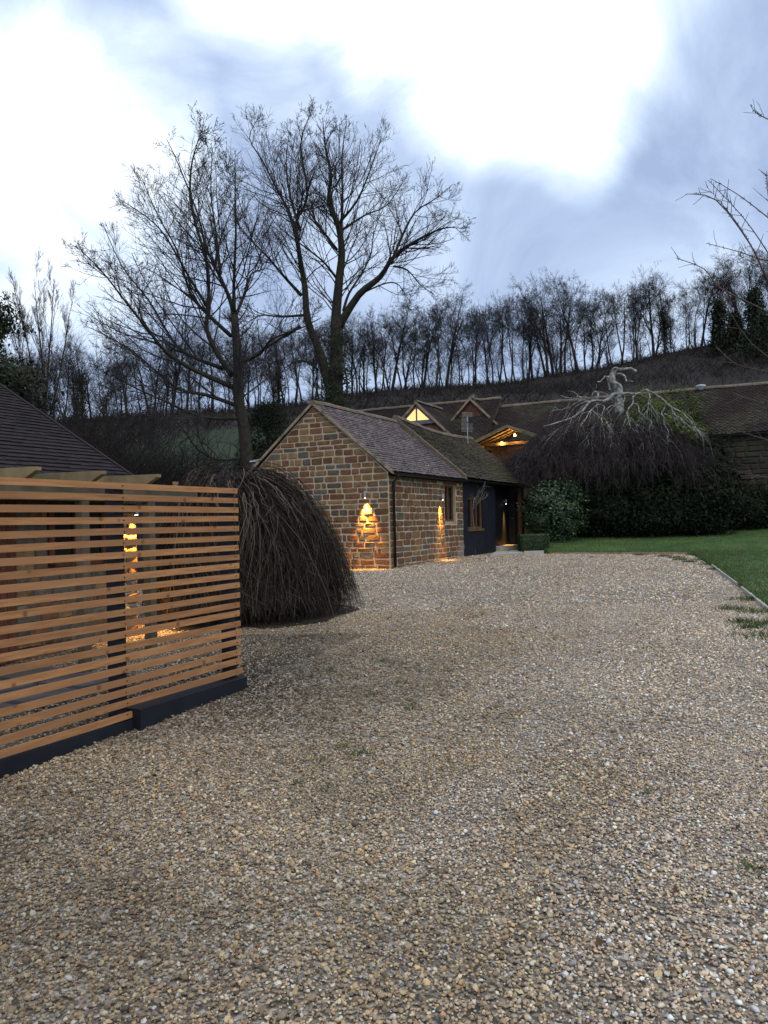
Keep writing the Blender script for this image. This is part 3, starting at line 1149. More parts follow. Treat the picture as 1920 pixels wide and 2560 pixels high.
# ------------------------------------------------------------------ screen fence
FW = Vector((1.18, 2.4, 0)).normalized()          # along the fence, away from the camera
FN = Vector((FW.y, -FW.x, 0))                     # towards the drive
FE = Vector((-1.42, 7.8, 0))                      # far end
fence = thing('slatted_fence', 'orange larch fence of open horizontal slats on dark blue posts', 'fence', FE + Z * (-1.56))
PIT = .0920
for k in range(21):
    z = .36 - .022 - k * PIT
    mb = MB()
    s0, s1 = -3.5, .0 + random.uniform(-.008, .008)
    if k == 20:
        s1 = -1.46
    if k == 19:
        s1 = .02
    hh = .052 + random.uniform(-.002, .002)
    o_ = FE + FW * s0 + Z * (z - hh / 2)
    dz, ph, am = random.uniform(-.006, .006), random.uniform(0, 6.3), random.uniform(.001, .0035)
    rings = []
    for i in range(9):                        # slightly bowed board
        q = o_ + FW * ((s1 - s0) * i / 8) + Z * (dz * i / 8 + am * math.sin(ph + i * .9)) + FN * (am * math.sin(ph * 2 + i * .7))
        rings.append([q, q - FN * .022, q - FN * .022 + Z * hh, q + Z * hh])
    for i in range(8):
        for j in range(4):
            mb.poly([rings[i][j], rings[i][(j + 1) % 4], rings[i + 1][(j + 1) % 4], rings[i + 1][j]])
    mb.poly(rings[0][::-1]); mb.poly(rings[-1])
    sl_ = mb.build('slat', M['slat'], fence, origin=o_)
    for ps in ((-.07, -1.53) if k < 20 else (-1.53,)):
        mb = MB()
        q = FE + FW * (ps + random.uniform(-.01, .01)) + Z * (z + random.uniform(-.006, .006))
        mb.tube([q + FN * .001, q + FN * .006], [.006, .005], 6)
        mb.build('screw', M['black'], sl_, origin=q)
for s_ in (-.09, -1.55, -3.3):
    mb = MB()
    mb.box(FE + FW * (s_ - .045) - FN * .13 + Z * (-1.75), FW * .1, FN * .1, Z * (2.09))
    mb.build('post', M['blue'], fence)
mb = MB()
mb.box(FE + FW * (-1.47) - FN * .1 + Z * (-1.75), FW * 1.44, FN * .185, Z * .288)
mb.build('plinth_sleeper', M['blue'], fence)
mb = MB()
mb.box(FE + FW * (-3.6) - FN * .1 + Z * (-1.9), FW * 2.125, FN * .118, Z * .355)
mb.build('plinth_sleeper', M['blue'], fence)

# ------------------------------------------------------------------ building behind the fence
LO = Vector((-3.35, 10.8, 0))                     # far front corner of its wall, K runs back towards the camera
K = -W
lh = thing('low_outbuilding', 'low stone and timber outbuilding behind the slatted fence with dark tiled roof', 'outbuilding', LO + Z * (-1.5))


def L_(k_, u_, z_):
    return LO + K * k_ + U * u_ + Z * z_


mb = MB()
mb.box(L_(0, 0, -1.7), K * .4, U * .35, Z * 2.1)
pier = mb.build('stone_pier', M['mortar'], lh)
mb = MB()
mb.box(L_(.4, .12, -1.7), K * 4.5, U * .25, Z * 2.1)
lwall = mb.build('wall', M['shade_mortar'], lh)
rs2 = random.Random(5)
for q in lay_stones(lambda z_: (.0, .4), -1.55, .36, rs2, .1, .17, .14, .28, .02):
    c4 = [L_(a, 0, z_) for a, z_ in (q[1], q[0], q[3], q[2])]
    smb, cen = stone_mesh(c4, -U, rs2.uniform(.02, .04), rs2)
    smb.build('stone', pick_stone(rs2), pier, origin=cen)
for q in lay_stones(lambda z_: (.0, .35), -1.55, .36, rs2, .1, .17, .14, .28, .02):
    c4 = [L_(0, a, z_) for a, z_ in q]
    smb, cen = stone_mesh(c4, W, .02, rs2)
    smb.build('stone', pick_stone(rs2), pier, origin=cen)
for (a0, a1) in ((.4, .95), (1.0, 1.82)):
    for q in lay_stones(lambda z_: (a0, a1), -1.55, -.45 if a0 < .5 else .36, rs2, .11, .19, .17, .34, .022, holes=((.42, 1.36, -.5, .3),) if a0 >= 1 else ()):
        c4 = [L_(a, .12, z_) for a, z_ in (q[1], q[0], q[3], q[2])]
        smb, cen = stone_mesh(c4, -U, .02, rs2)
        smb.build('stone', M['stone_c'] if rs2.random() < .4 else pick_stone(rs2), lwall, origin=cen)
mb = MB()
for (a, c, z0, z1) in ((.45, .52, -.45, .3), (.9, .98, -.45, .3), (1.28, 1.36, -.45, .3), (.45, 1.36, -.45, -.37), (.45, 1.36, .24, .31)):
    mb.box(L_(a, .08, z0), K * (c - a), U * .06, Z * (z1 - z0))
lw = mb.build('window', M['clad'], lh)
mb = MB()
mb.box(L_(.52, .112, -.38), K * .77, U * .006, Z * .63)
mb.build('pane', M['glass_dark'], lw)
for k in range(18):
    mb = MB()
    mb.box(L_(1.84 + k * .115, .085, -1.5), K * .108, U * .034, Z * 1.85)
    mb.build('cladding_board', M['clad'], lh, origin=L_(1.84 + k * .115, .085, -1.5))
wall_lamp('round headed lamp lighting the stone pier behind the slatted fence', L_(.09, 0, .17), -U, 380, 70, 5, ln=.1)
# roof: slope facing the drive
pt0 = L_(-.12, -.28, .42)
pitch = math.tan(rad(29.8))
rs3 = random.Random(3)
upv = (U + Z * pitch).normalized()
deck = roof_deck(lh, [pt0 + K * 7 - upv * .02, pt0 - upv * .02, pt0 + upv * 3.9, pt0 + upv * 3.9 + K * 7], M['black'])
deck.name = 'roof'
deck2 = roof_deck(deck, [pt0 + upv * 3.9, pt0 + upv * 3.9 + U * 3.3 - Z * 2.0, pt0 + upv * 3.9 + U * 3.3 - Z * 2.0 + K * 7, pt0 + upv * 3.9 + K * 7], M['tile_old'])
nmv = K.cross(upv).normalized()
if nmv.z < 0: nmv = -nmv
tw_, ex_ = .19, .115
proto = None
cnt = 0
far_rest = MB()
for r in range(33):
    off = (r % 2) * tw_ / 2
    for c in range(36):
        a0 = c * tw_ - off
        p = pt0 + K * max(a0, 0) + upv * (r * ex_ + rs3.uniform(-.006, .006)) + nmv * .004
        wdt = tw_ - .004 if a0 >= 0 else tw_ / 2
        D_ = p.y
        vis = abs(p.x / p.y) < .52 and p.y > 5
        mb = MB()
        li = .022 + rs3.uniform(0, .008)
        b8 = [p, p + K * wdt, p + K * wdt + upv * ex_ * 1.3, p + upv * ex_ * 1.3]
        c8 = b8 + [b8[0] + nmv * li, b8[1] + nmv * (li + rs3.uniform(-.003, .003)), b8[2] + nmv * .006, b8[3] + nmv * .006]
        if vis and cnt < 300:
            mb.hexa(c8)
            mb.build('roof_tile', M['tile_left'], deck, origin=p)
            cnt += 1
        else:
            far_rest.hexa(c8)
o = far_rest.build('roof_tiles', M['tile_left'], deck)
tag(o, kind='stuff')
mb = MB()
mb.box(pt0 + W * .02 - Z * .03, W * .05, upv * 3.9, nmv * .06)
mb.build('verge', M['tile_left'], deck)
gutter(lh, pt0 - U * .04 - Z * .02, pt0 - U * .04 + K * 7 - Z * .02, .055)

# pergola in front of it
pg = thing('pergola', 'pale timber pergola with angled rafter ends above the slatted fence', 'pergola', at(225, 1709, 7.75))
tips = []
for k in range(0, 3):
    tip = Vector((-2.60, 9.27, 0)) + K * (.84 * k)
    mb = MB()
    z0, z1 = .45, .615
    hw = W * .035
    prof = [(0, z1 - .035), (0, z1), (1.55, z1 + .02), (1.55, z0 + .02), (.28, z0)]
    fr = [tip + U * a + Z * z_ - hw for a, z_ in prof]
    bk = [p_ + hw * 2 for p_ in fr]
    mb.poly(fr); mb.poly(bk[::-1])
    for i in range(5):
        j = (i + 1) % 5
        mb.poly([fr[j], fr[i], bk[i], bk[j]])
    mb.build('rafter', M['oak_light'], pg, origin=tip)
mb = MB()
p = Vector((-2.60, 9.27, 0)) + U * .18 + W * .9
mb.box(p + Z * .30, K * 4.2, U * .07, Z * .146)
mb.build('beam', M['dark_timber'], pg)
for kk in (.8, 1.8):
    p = Vector((-2.60, 9.27, 0)) + U * .16 + K * (kk - .9)
    mb = MB()
    mb.box(p + Z * -1.7, K * .1, U * .1, Z * 1.998)
    mb.build('post', M['dark_timber'], pg)

# patio paving behind the fence
rs4 = random.Random(9)
patio = thing('patio', 'wet blue grey stone patio behind the slatted fence', 'paving', (-3.2, 7.4, -1.56))
for i in range(5):
    for j in range(2):
        mb = MB()
        q = Vector((-2.55, 8.2, 0)) + K * (i * .62) + U * (.12 + j * .62)
        zz = gz(q.y) + .02
        mb.box(Vector((q.x, q.y, zz - .05)), K * .605, U * .605, Z * .05)
        mb.build('paving_slab', M['pave'], patio, origin=(q.x, q.y, zz))


# ------------------------------------------------------------------ leaves and twigs
def leaf_mesh(P, Nn, size, asp=.5, jitter=.6):
    """one diamond leaf per point, roughly facing Nn"""
    n_ = len(P)
    R_ = RNG.normal(0, 1, (n_, 3))
    Nn = Nn + R_ * jitter
    Nn /= np.linalg.norm(Nn, axis=1, keepdims=True) + 1e-9
    A = np.cross(Nn, RNG.normal(0, 1, (n_, 3)))
    A /= np.linalg.norm(A, axis=1, keepdims=True) + 1e-9
    B = np.cross(Nn, A)
    s_ = (size * RNG.uniform(.6, 1.3, n_))[:, None]
    Vv = np.stack([P - A * s_, P + B * s_ * asp + Nn * s_ * .12, P + A * s_, P - B * s_ * asp + Nn * s_ * .12], 1).reshape(-1, 3)
    return Vv, np.arange(4 * n_).reshape(-1, 4), np.repeat(RNG.uniform(0, 1, n_) ** 2.2, 4)


def clumps(center, radii, ncl, nper, crad, shell=(.7, 1.0), low=-1.0, squash=.7):
    """points in leaf clumps spread through the outer shell of an ellipsoid"""
    d = RNG.normal(0, 1, (ncl * 2, 3))
    d /= np.linalg.norm(d, axis=1, keepdims=True)
    d = d[d[:, 2] > low][:ncl]
    rr_ = RNG.uniform(shell[0], shell[1], (len(d), 1)) * (1 + .16 * np.sin(d[:, :1] * 5 + d[:, 2:3] * 7 + center[0]))
    C = np.array(center) + d * rr_ * np.array(radii)
    g_ = RNG.normal(0, 1, (len(d), nper, 3)) * crad * RNG.uniform(.6, 1.3, (len(d), 1, 1))
    g_[:, :, 2] *= squash
    P_ = (C[:, None, :] + g_).reshape(-1, 3)
    Nn = np.repeat(d, nper, 0) + np.array((0, 0, .4))
    return P_, Nn


def leafy(name, part, parent, center, radii, ncl, nper, crad, size, m_, **kw):
    asp = kw.pop('asp', .5)
    P_, Nn = clumps(center, radii, ncl, nper, crad, **kw)
    fl = kw.get('floor')
    Vv, Ff, Tt = leaf_mesh(P_, Nn, size, asp)
    ob = numesh(part, Vv, Ff, m_, parent, col=Tt)
    if parent is not None:
        ob.location = -WL[parent]
    return ob


def rvec():
    return Vector((random.gauss(0, 1), random.gauss(0, 1), random.gauss(0, 1)))


def side_dir(d, ang):
    p = rvec()
    p = p - d * p.dot(d)
    if p.length < 1e-4:
        p = Vector((1, 0, 0))
    p.normalize()
    return (d * math.cos(ang) + p * math.sin(ang)).normalized()


class TP:
    """branching habit, one entry per level"""
    def __init__(s, n, ang, ratio, seg, wob, up, sides, tip=.35, rr=.55, rmin=.006):
        s.n, s.ang, s.ratio, s.seg, s.wob, s.up, s.sides = n, ang, ratio, seg, wob, up, sides
        s.tip, s.rr, s.rmin = tip, rr, rmin
        s.fall = (.6, .6, .6, .6)
        s.max = len(n)


def grow(mbs, p, d, L, r, lev, P):
    ns = P.seg[lev]
    pts, dd = [p], d
    for i in range(ns):
        dd = (dd + rvec() * P.wob[lev] + Z * P.up[lev]).normalized()
        p = p + dd * (L / ns)
        pts.append(p)
    r1 = max(P.rmin * .6, r * P.tip)
    rr_ = [r + (r1 - r) * i / ns for i in range(ns + 1)]
    (mbs[0] if lev == 0 else mbs[1]).tube(pts, rr_, P.sides[lev], cap=False)
    if lev < P.max:
        spawn(mbs, pts, rr_, L, lev, P)


def spawn(mbs, pts, rr_, L, lev, P, n_=None, s0=.22, rmax=9.0):
    ns = len(pts) - 1
    for k_ in range(n_ if n_ is not None else P.n[lev]):
        s_ = random.uniform(s0, 1.0)
        i = min(int(s_ * ns), ns - 1)
        f = s_ * ns - i
        q = Vector(pts[i]).lerp(Vector(pts[i + 1]), f)
        dd = (Vector(pts[i + 1]) - Vector(pts[i])).normalized()
        rq = rr_[i] + (rr_[i + 1] - rr_[i]) * f
        cl = L * P.ratio[lev] * random.uniform(.6, 1.2) * (1.15 - P.fall[lev] * s_)
        grow(mbs, q, side_dir(dd, rad(random.uniform(*P.ang[lev]))), cl, min(rmax, max(P.rmin, rq * P.rr)), lev + 1, P)


def smooth_pts(pts, rr_, sub=3):
    """catmull-rom through traced joints"""
    o_, ro = [], []
    n_ = len(pts)
    for i in range(n_ - 1):
        p0, p1, p2, p3 = pts[max(i - 1, 0)], pts[i], pts[i + 1], pts[min(i + 2, n_ - 1)]
        for k_ in range(sub):
            t_ = k_ / sub
            o_.append(.5 * ((2 * p1) + (p2 - p0) * t_ + (2 * p0 - 5 * p1 + 4 * p2 - p3) * t_ ** 2 + (3 * p1 - p0 - 3 * p2 + p3) * t_ ** 3))
            ro.append(rr_[i] + (rr_[i + 1] - rr_[i]) * t_)
    o_.append(pts[-1]); ro.append(rr_[-1])
    return o_, ro


def traced_tree(name, label, base_px, D, limbs, P, per_m, ox, oy, sc_, bark, twig):
    """main limbs follow joints read off the photo, each swung to its own depth; the rest grows from them"""
    base = at(*base_px, D)
    tr = thing(name, label, 'tree', base)
    mbt, mbc = MB(), MB()
    for (zpts, r0, r1, dd) in limbs:
        n_ = len(zpts)
        pts = [at(ox + a * sc_, oy + c * sc_, D + dd * (i / (n_ - 1)) ** 1.2) for i, (a, c) in enumerate(zpts)]
        for i in range(1, n_):
            pts[i] = pts[i] + rvec() * .06
        rr_ = [r0 + (r1 - r0) * (i / (n_ - 1)) ** .75 for i in range(n_)]
        sp, sr = smooth_pts(pts, rr_)
        mbt.tube(sp, sr, 8 if r0 > .1 else 6)
        L = sum((sp[i + 1] - sp[i]).length for i in range(len(sp) - 1))
        spawn((mbc, mbc), sp, sr, 3.6 + .12 * L, 0, P, n_=int(L * per_m), s0=.12 if r0 < .2 else .3, rmax=.034)
    mbt.build('trunk', bark, tr, smooth=True)
    mbc.build('crown', twig, tr)
    return tr


HABIT = TP(n=(0, 7, 5, 4), ang=((22, 58), (22, 55), (24, 58), (28, 65)), ratio=(.78, .52, .46, .45),
           seg=(4, 5, 4, 3, 2), wob=(.1, .11, .12, .12, .2), up=(.06, .065, .065, .05, .05), sides=(6, 4, 3, 3, 3), rr=.45, rmin=.0065)
HABIT.max = 3
HABIT.fall = (.98, .6, .5, .5)
random.seed(21)
limbs1 = [
    ([(1300, 2750), (1262, 2400), (1240, 2190), (1225, 1900), (1200, 1560)], .26, .14, 0),
    ([(1190, 2020), (1090, 1850), (1010, 1650), (1000, 1500), (975, 1200), (900, 800), (872, 480), (920, 300), (960, 210)], .12, .012, -2.0),
    ([(1200, 2100), (900, 1960), (700, 1850), (560, 1680), (400, 1450), (240, 1250), (60, 1080)], .11, .012, -3.0),
    ([(1120, 1960), (850, 1850), (740, 1740), (560, 1450), (360, 1200), (190, 880)], .09, .012, 3.0),
    ([(1180, 1720), (1000, 1520), (880, 1380), (760, 1100), (650, 800), (490, 540)], .09, .012, 1.0),
    ([(1000, 1500), (850, 1290), (700, 1000), (560, 850), (390, 700)], .06, .01, -1.5),
    ([(1200, 1560), (1150, 1400), (1060, 1200), (990, 1050), (930, 830), (800, 470), (720, 260)], .10, .012, 2.5),
    ([(1200, 1540), (1212, 1300), (1200, 950), (1215, 700), (1200, 430)], .08, .012, -1.0),
    ([(1100, 1260), (1060, 950), (1010, 640), (1035, 330)], .06, .01, 1.5),
    ([(1215, 1560), (1300, 1420), (1340, 1280), (1400, 1190), (1300, 900), (1190, 480)], .07, .01, 2.0),
    ([(1250, 1920), (1400, 1830), (1500, 1740), (1700, 1680), (1850, 1560)], .07, .012, -2.5),
    ([(1240, 2240), (1000, 2150), (760, 2090), (540, 1880), (330, 1760), (120, 1640)], .09, .012, 2.0),
    ([(1250, 2330), (950, 2300), (640, 2180), (420, 2060), (250, 1950)], .07, .012, -2.0),
    ([(1270, 2620), (1100, 2640), (940, 2560), (800, 2380), (640, 2300)], .07, .012, -2.5),
]
traced_tree('bare_tree', 'tall bare tree leaning its branches left, behind the twiggy weeping mound', (606, 1195), 29, limbs1, HABIT, 3.5, 180, 260, .3376, M['bark'], M['twig'])
limbs2 = [
    ([(690, 2350), (680, 2000), (680, 1700), (700, 1500), (710, 1250), (720, 1050), (690, 870), (650, 700), (640, 500), (600, 300), (600, 100)], .40, .012, -1.0),
    ([(715, 1000), (722, 700), (740, 400), (760, 120)], .10, .012, 2.0),
    ([(650, 2050), (560, 1750), (490, 1550), (460, 1300), (430, 1100), (420, 850), (460, 650), (440, 300), (490, 80)], .26, .012, -2.0),
    ([(410, 1000), (340, 800), (280, 630), (150, 400), (60, 250), (130, 120)], .10, .012, 1.5),
    ([(430, 900), (350, 650), (330, 420), (350, 210)], .08, .01, 3.0),
    ([(700, 1600), (860, 1370), (1000, 1230), (1110, 1100), (1250, 980), (1450, 910), (1590, 880)], .22, .012, -2.0),
    ([(1080, 1140), (1150, 960), (1250, 800), (1400, 680), (1510, 560)], .09, .012, 1.5),
    ([(1100, 1160), (1200, 1200), (1290, 1290), (1400, 1350)], .06, .012, -1.5),
    ([(740, 1480), (780, 1350), (870, 1220), (930, 1080), (960, 900), (1060, 700)], .08, .012, 2.5),
    ([(440, 1370), (300, 1230), (190, 1100), (0, 900), (-40, 700)], .09, .012, -2.5),
    ([(460, 1510), (300, 1510), (150, 1530), (0, 1620)], .08, .012, -2.0),
    ([(430, 1590), (200, 1730), (20, 1870), (-60, 1930)], .09, .012, 2.5),
    ([(690, 1040), (600, 930), (480, 760), (420, 600), (380, 330)], .09, .012, 2.5),
    ([(700, 860), (850, 680), (940, 450), (1020, 230)], .08, .01, -2.0),
    ([(730, 900), (900, 800), (1050, 750), (1160, 560)], .07, .01, 2.0),
    ([(560, 1900), (450, 1840), (340, 1880), (250, 1960)], .06, .012, -1.5),
    ([(700, 1260), (600, 1140), (520, 1060), (300, 900), (180, 760)], .07, .01, -3.0),
    ([(880, 1350), (1040, 1280), (1150, 1300), (1230, 1420)], .06, .012, 1.5),
]
t2 = traced_tree('bare_tree', 'broad bare tree with ivy covered forked trunk behind the stone outbuilding', (838, 1080), 38, limbs2, HABIT, 3.6, 600, 260, .3496, M['bark'], M['twig'])
P_, Nn_ = [], []
for k in range(55):
    s_ = random.random() ** 1.5
    c = at(838 + random.uniform(-26, 26) * (1.15 - .5 * s_), 1010 - s_ * 190, 38 + random.uniform(-.6, .4))
    g_ = RNG.normal(0, .2, (42, 3)) + np.array(c)
    P_.append(g_); Nn_.append(np.tile([0, -1.0, .3], (42, 1)))
Vv, Ff, Tt = leaf_mesh(np.concatenate(P_), np.concatenate(Nn_), .07)
o = numesh('ivy', Vv, Ff, M['leaf_ivy'], t2, col=Tt)
o.location = -WL[t2]

# ------------------------------------------------------------------ woodland along the ridge
random.seed(33)
WP = TP(n=(15, 8, 8, 4), ang=((22, 50), (24, 58), (24, 60), (25, 60)), ratio=(.38, .52, .52, .5), seg=(9, 5, 4, 3, 2),
        wob=(.045, .13, .18, .2, .2), up=(.03, .07, .05, .04, .05), sides=(6, 4, 3, 3, 3), rr=.42, rmin=.0115, tip=.25)
WP.max = 3
WP.fall = (.45, .5, .5, .5)
WOODL = ['slender bare tree in the wood along the hill crest', 'forked bare tree in the wood along the hill crest', 'leaning bare tree in the wood along the hill crest',
         'thick stemmed bare tree in the wood along the hill crest', 'ivy wrapped bare tree in the wood along the hill crest', 'thin whippy bare tree in the wood along the hill crest']
protos = []
for k in range(6):
    t_ = thing('woodland_tree', WOODL[k], 'tree', (0, 0, 0), 'bare trees of the wood on the ridge')
    a, b_ = MB(), MB()
    Ht = random.uniform(12.0, 13.6)
    r0 = (.17, .21, .2, .28, .22, .13)[k]
    lean = (.03, .05, .16, .03, .06, .08)[k]
    d = Vector((random.choice((-1, 1)) * lean, random.uniform(-.03, .03), 1)).normalized()
    ns = 9
    pts, p, dd = [Vector((0, 0, -.8))], Vector((0, 0, -.8)), d
    for i in range(ns):
        dd = (dd + rvec() * .06 + Z * .04).normalized()
        p = p + dd * (Ht * .92 / ns)
        pts.append(p)
    rr_ = [r0 * (1 - .86 * (i / ns)) for i in range(ns + 1)]
    a.tube(pts, rr_, 6)
    spawn((b_, b_), pts, rr_, Ht, 0, WP, n_=17, s0=.46)
    spawn((b_, b_), pts, rr_, Ht * .35, 0, WP, n_=2, s0=.25)
    if k in (1, 3, 2):
        i = random.choice((3, 4))
        p2, dd = pts[i], (d + Vector((random.choice((-1, 1)) * .45, .15, 0))).normalized()
        q2 = [p2]
        for j in range(6):
            dd = (dd + Z * .12 + rvec() * .06).normalized()
            p2 = p2 + dd * Ht * .085
            q2.append(p2)
        r2 = [rr_[i] * .7 * (1 - .8 * j / 6) for j in range(7)]
        a.tube(q2, r2, 5)
        spawn((b_, b_), q2, r2, Ht * .75, 0, WP, n_=8, s0=.3)
    a.build('trunk', M['wood_bark'], t_, smooth=True)
    b_.build('crown', M['wood_twig'], t_)
    if k == 4:
        PP, NN = [], []
        for j in range(60):
            i = random.uniform(0, 6.4)
            c = pts[int(i)].lerp(pts[int(i) + 1], i % 1)
            PP.append(np.array(c) + RNG.normal(0, .38, (30, 3))); NN.append(RNG.normal(0, 1, (30, 3)))
        Vv, Ff, Tt = leaf_mesh(np.concatenate(PP), np.concatenate(NN), .16)
        numesh('ivy', Vv, Ff, M['leaf_ivy'], t_, col=Tt)
    protos.append(t_)
first = [True] * 6
spots = []
x = -66.0
while x < 66:
    spots.append((x + random.uniform(-.5, .5), 125 + random.uniform(-2, 4), random.uniform(.86, 1.12)))
    x += random.uniform(.75, 1.45)
x = -70.0
while x < 72:
    spots.append((x, random.uniform(131, 150), random.uniform(.85, 1.05)))
    x += random.uniform(1.2, 2.3)
def wood_label(k_, x, y):
    ax = 960 + x / y * F
    where = ('beyond the dark tiled roof' if ax < 330 else 'behind the two tall trees' if ax < 860 else 'above the farmhouse gables' if ax < 1330 else 'above the weeping tree' if ax < 1690 else 'near the ivy clad trees')
    return WOODL[k_].split(' in the wood')[0] + (' on the ridge edge ' if y < 130 else ' deeper in the ridge wood ') + where


for (x, y, s_) in spots:
    k = random.choices(range(6), [5, 4, 3, 3, .8, 5])[0]
    loc = Vector((x, y, tz(x, y)))
    if x > 42: s_ *= .9
    if x < -34: s_ *= .88
    if first[k]:
        o = protos[k]; first[k] = False
        o.location = loc; o.rotation_euler = (0, 0, random.uniform(0, 6.28)); o.scale = (s_, s_, s_); o['label'] = wood_label(k, x, y)
    else:
        copy_tree(protos[k], loc, random.uniform(0, 6.28), (s_, s_, s_ * random.uniform(.93, 1.08)), wood_label(k, x, y))
print('wood', len(spots))

# undergrowth on the slope and the crest: nobody could count it
random.seed(40)
V_, F_, = [], []
mb = MB()
n = 0
for k in range(5200):
    if k < 3600:
        x, y = random.uniform(-62, 66), random.uniform(46, 124)
    else:
        x, y = random.uniform(-68, 70), random.uniform(119, 130)
    if any(((x - cx) / rx) ** 2 + ((y - cy) / ry) ** 2 < 1.1 for cx, cy, rx, ry in ((-15.5, 69, 6.5, 12), (30, 79, 12, 9))):
        continue
    if abs(x) > .53 * y + 3:
        continue
    z = tz(x, y) - .1
    for j in range(5):
        h = random.uniform(.6, 1.7) * (1.1 if k < 3600 else .45)
        d = Vector((random.uniform(-1.5, 1.5), random.uniform(-1.2, 1.2), 1)).normalized()
        p = Vector((x + random.uniform(-.7, .7), y + random.uniform(-.7, .7), z))
        e_ = p + d * h
        q = e_ + Vector((random.uniform(-.5, .5), random.uniform(-.5, .5), random.uniform(.1, .5)))
        mb.tube([p, e_, q], [.03, .022, .008], 3, cap=False)
o = mb.build('hillside_scrub', M['scrub'])
tag(o, 'dark brown bramble and scrub covering the hillside', 'scrub', kind='stuff')


# ------------------------------------------------------------------ shrubs of bare stems
def stem_shrub(name, label, base, R_, Ht, n_, m_, group=None, lean=.5, r=.012, forks=5):
    t_ = thing(name, label, 'shrub', base, group)
    mb_ = MB()
    for k_ in range(n_):
        a = random.uniform(0, 6.283)
        d = Vector((math.cos(a) * random.uniform(.1, lean), math.sin(a) * random.uniform(.1, lean), 1)).normalized()
        p = Vector(base) + Vector((random.gauss(0, R_ * .45), random.gauss(0, R_ * .45), -.1))
        L = Ht * random.uniform(.55, 1.1)
        pts, dd, q = [p], d, p
        for i in range(5):
            dd = (dd + rvec() * .12 + Vector((d.x, d.y, -.05)) * .12).normalized()
            q = q + dd * L / 5
            pts.append(q)
        rr_ = [r * (1 - .75 * i / 5) for i in range(6)]
        mb_.tube(pts, rr_, 3, cap=False)
        for f in range(forks):
            i = random.randint(1, 4)
            s_ = side_dir((pts[i + 1] - pts[i]).normalized(), rad(random.uniform(25, 60)))
            l2 = L * random.uniform(.15, .4)
            mid = pts[i] + s_ * l2 * .5
            e2 = mid + (s_ + rvec() * .25 + Z * .1) * l2 * .5
            mb_.tube([pts[i], mid, e2], [r * .6, r * .45, r * .2], 3, cap=False)
            for g_ in range(3):
                q = pts[i].lerp(e2, random.uniform(.4, 1))
                s2 = side_dir(s_, rad(random.uniform(20, 60)))
                mb_.tube([q, q + s2 * l2 * .4], [r * .35, r * .15], 3, cap=False)
    mb_.build('stems', m_, t_)
    return t_


random.seed(50)
for (px, py, D, R_, Ht, lab) in ((200, 1170, 21, 1.3, 3.6, 'bare brown thicket beside the verge of the dark tiled roof'),
                                (330, 1190, 22, 1.5, 2.9, 'rusty brown bare shrub between the dark tiled roof and the tall tree'),
                                (430, 1195, 24, 1.3, 2.1, 'low tangled bare shrub in front of the grassy field'),
                                (90, 1100, 26, 1.6, 5.0, 'tall dense bare thicket rising behind the dark tiled roof')):
    b_ = at(px, py, D)
    stem_shrub('bare_shrub', lab, (b_.x, b_.y, -1.1), R_, Ht + (b_.z + 1.1) * .6, 120, M['scrub'], 'bare shrubs behind the low outbuilding', forks=8)
# upright reddish tree far left
random.seed(52)
b_ = at(110, 1010, 55)
ft = thing('bare_tree', 'upright reddish bare tree with fine vertical twigs beyond the dark tiled roof', 'tree', (b_.x, b_.y, b_.z))
mbt, mbc = MB(), MB()
UP = TP(n=(0, 9, 7, 4), ang=((10, 28), (10, 30), (12, 34), (12, 34)), ratio=(.5, .55, .5, .45), seg=(5, 5, 4, 3, 2), wob=(.06, .09, .11, .12, .1),
        up=(.1, .13, .12, .1, .08), sides=(5, 4, 3, 3, 3), rr=.45, rmin=.008)
UP.max = 3
UP.fall = (.55, .55, .55, .55)
for (dx, dy, lean, hh) in ((0, 0, .12, 9.2), (.3, .4, .3, 8), (-.4, .2, -.22, 8.4), (.1, -.3, .02, 8.8), (-.7, 0, -.42, 6.8)):
    d = Vector((lean, dy * .4, 1)).normalized()
    pts, q = [], Vector((b_.x + dx, b_.y + dy, b_.z - .5))
    for i in range(7):
        pts.append(q)
        d = (d + rvec() * .06 + Z * .06).normalized()
        q = q + d * hh / 6
    rr_ = [.085 * (1 - .85 * i / 6) for i in range(7)]
    mbt.tube(pts, rr_, 6)
    spawn((mbc, mbc), pts, rr_, 5.5, 0, UP, n_=9, s0=.25)
mbt.build('trunk', M['bark'], ft, smooth=True)
M['red_twig'] = mat('red_twig', (.075, .048, .045), (.10, .065, .06), 1, .9)
mbc.build('crown', M['red_twig'], ft)


# ------------------------------------------------------------------ evergreens
def bush(name, label, base, radii, cz, ncl, nper, crad, size, m_, cat='shrub', group=None, low=-.8, asp=.5, part='foliage', trunk=True, shell=(.7, 1.0), squash=.7, core=True):
    t_ = thing(name, label, cat, base, group)
    c = (base[0], base[1], base[2] + cz)
    ob = leafy(name, part, t_, c, radii, ncl, nper, crad, size, m_, low=low, asp=asp, shell=shell, squash=squash)
    if core:
        ob2 = leafy(name, 'inner_foliage', t_, c, tuple(r * .62 for r in radii), max(20, ncl // 3), nper, crad * 1.6, size * 1.5, m_, low=low, asp=.8, shell=(.2, 1.0))
    if trunk:
        mb_ = MB()
        for k_ in range(4):
            a = random.uniform(0, 6.28)
            mb_.tube([Vector(base) + Vector((0, 0, -.1)), Vector(base) + Vector((math.cos(a) * radii[0] * .3, math.sin(a) * radii[1] * .3, cz * .7)),
                      Vector(base) + Vector((math.cos(a) * radii[0] * .6, math.sin(a) * radii[1] * .6, cz * 1.2))], [.05, .035, .015], 5)
        mb_.build('stem', M['bark'], t_)
    return t_


random.seed(60)
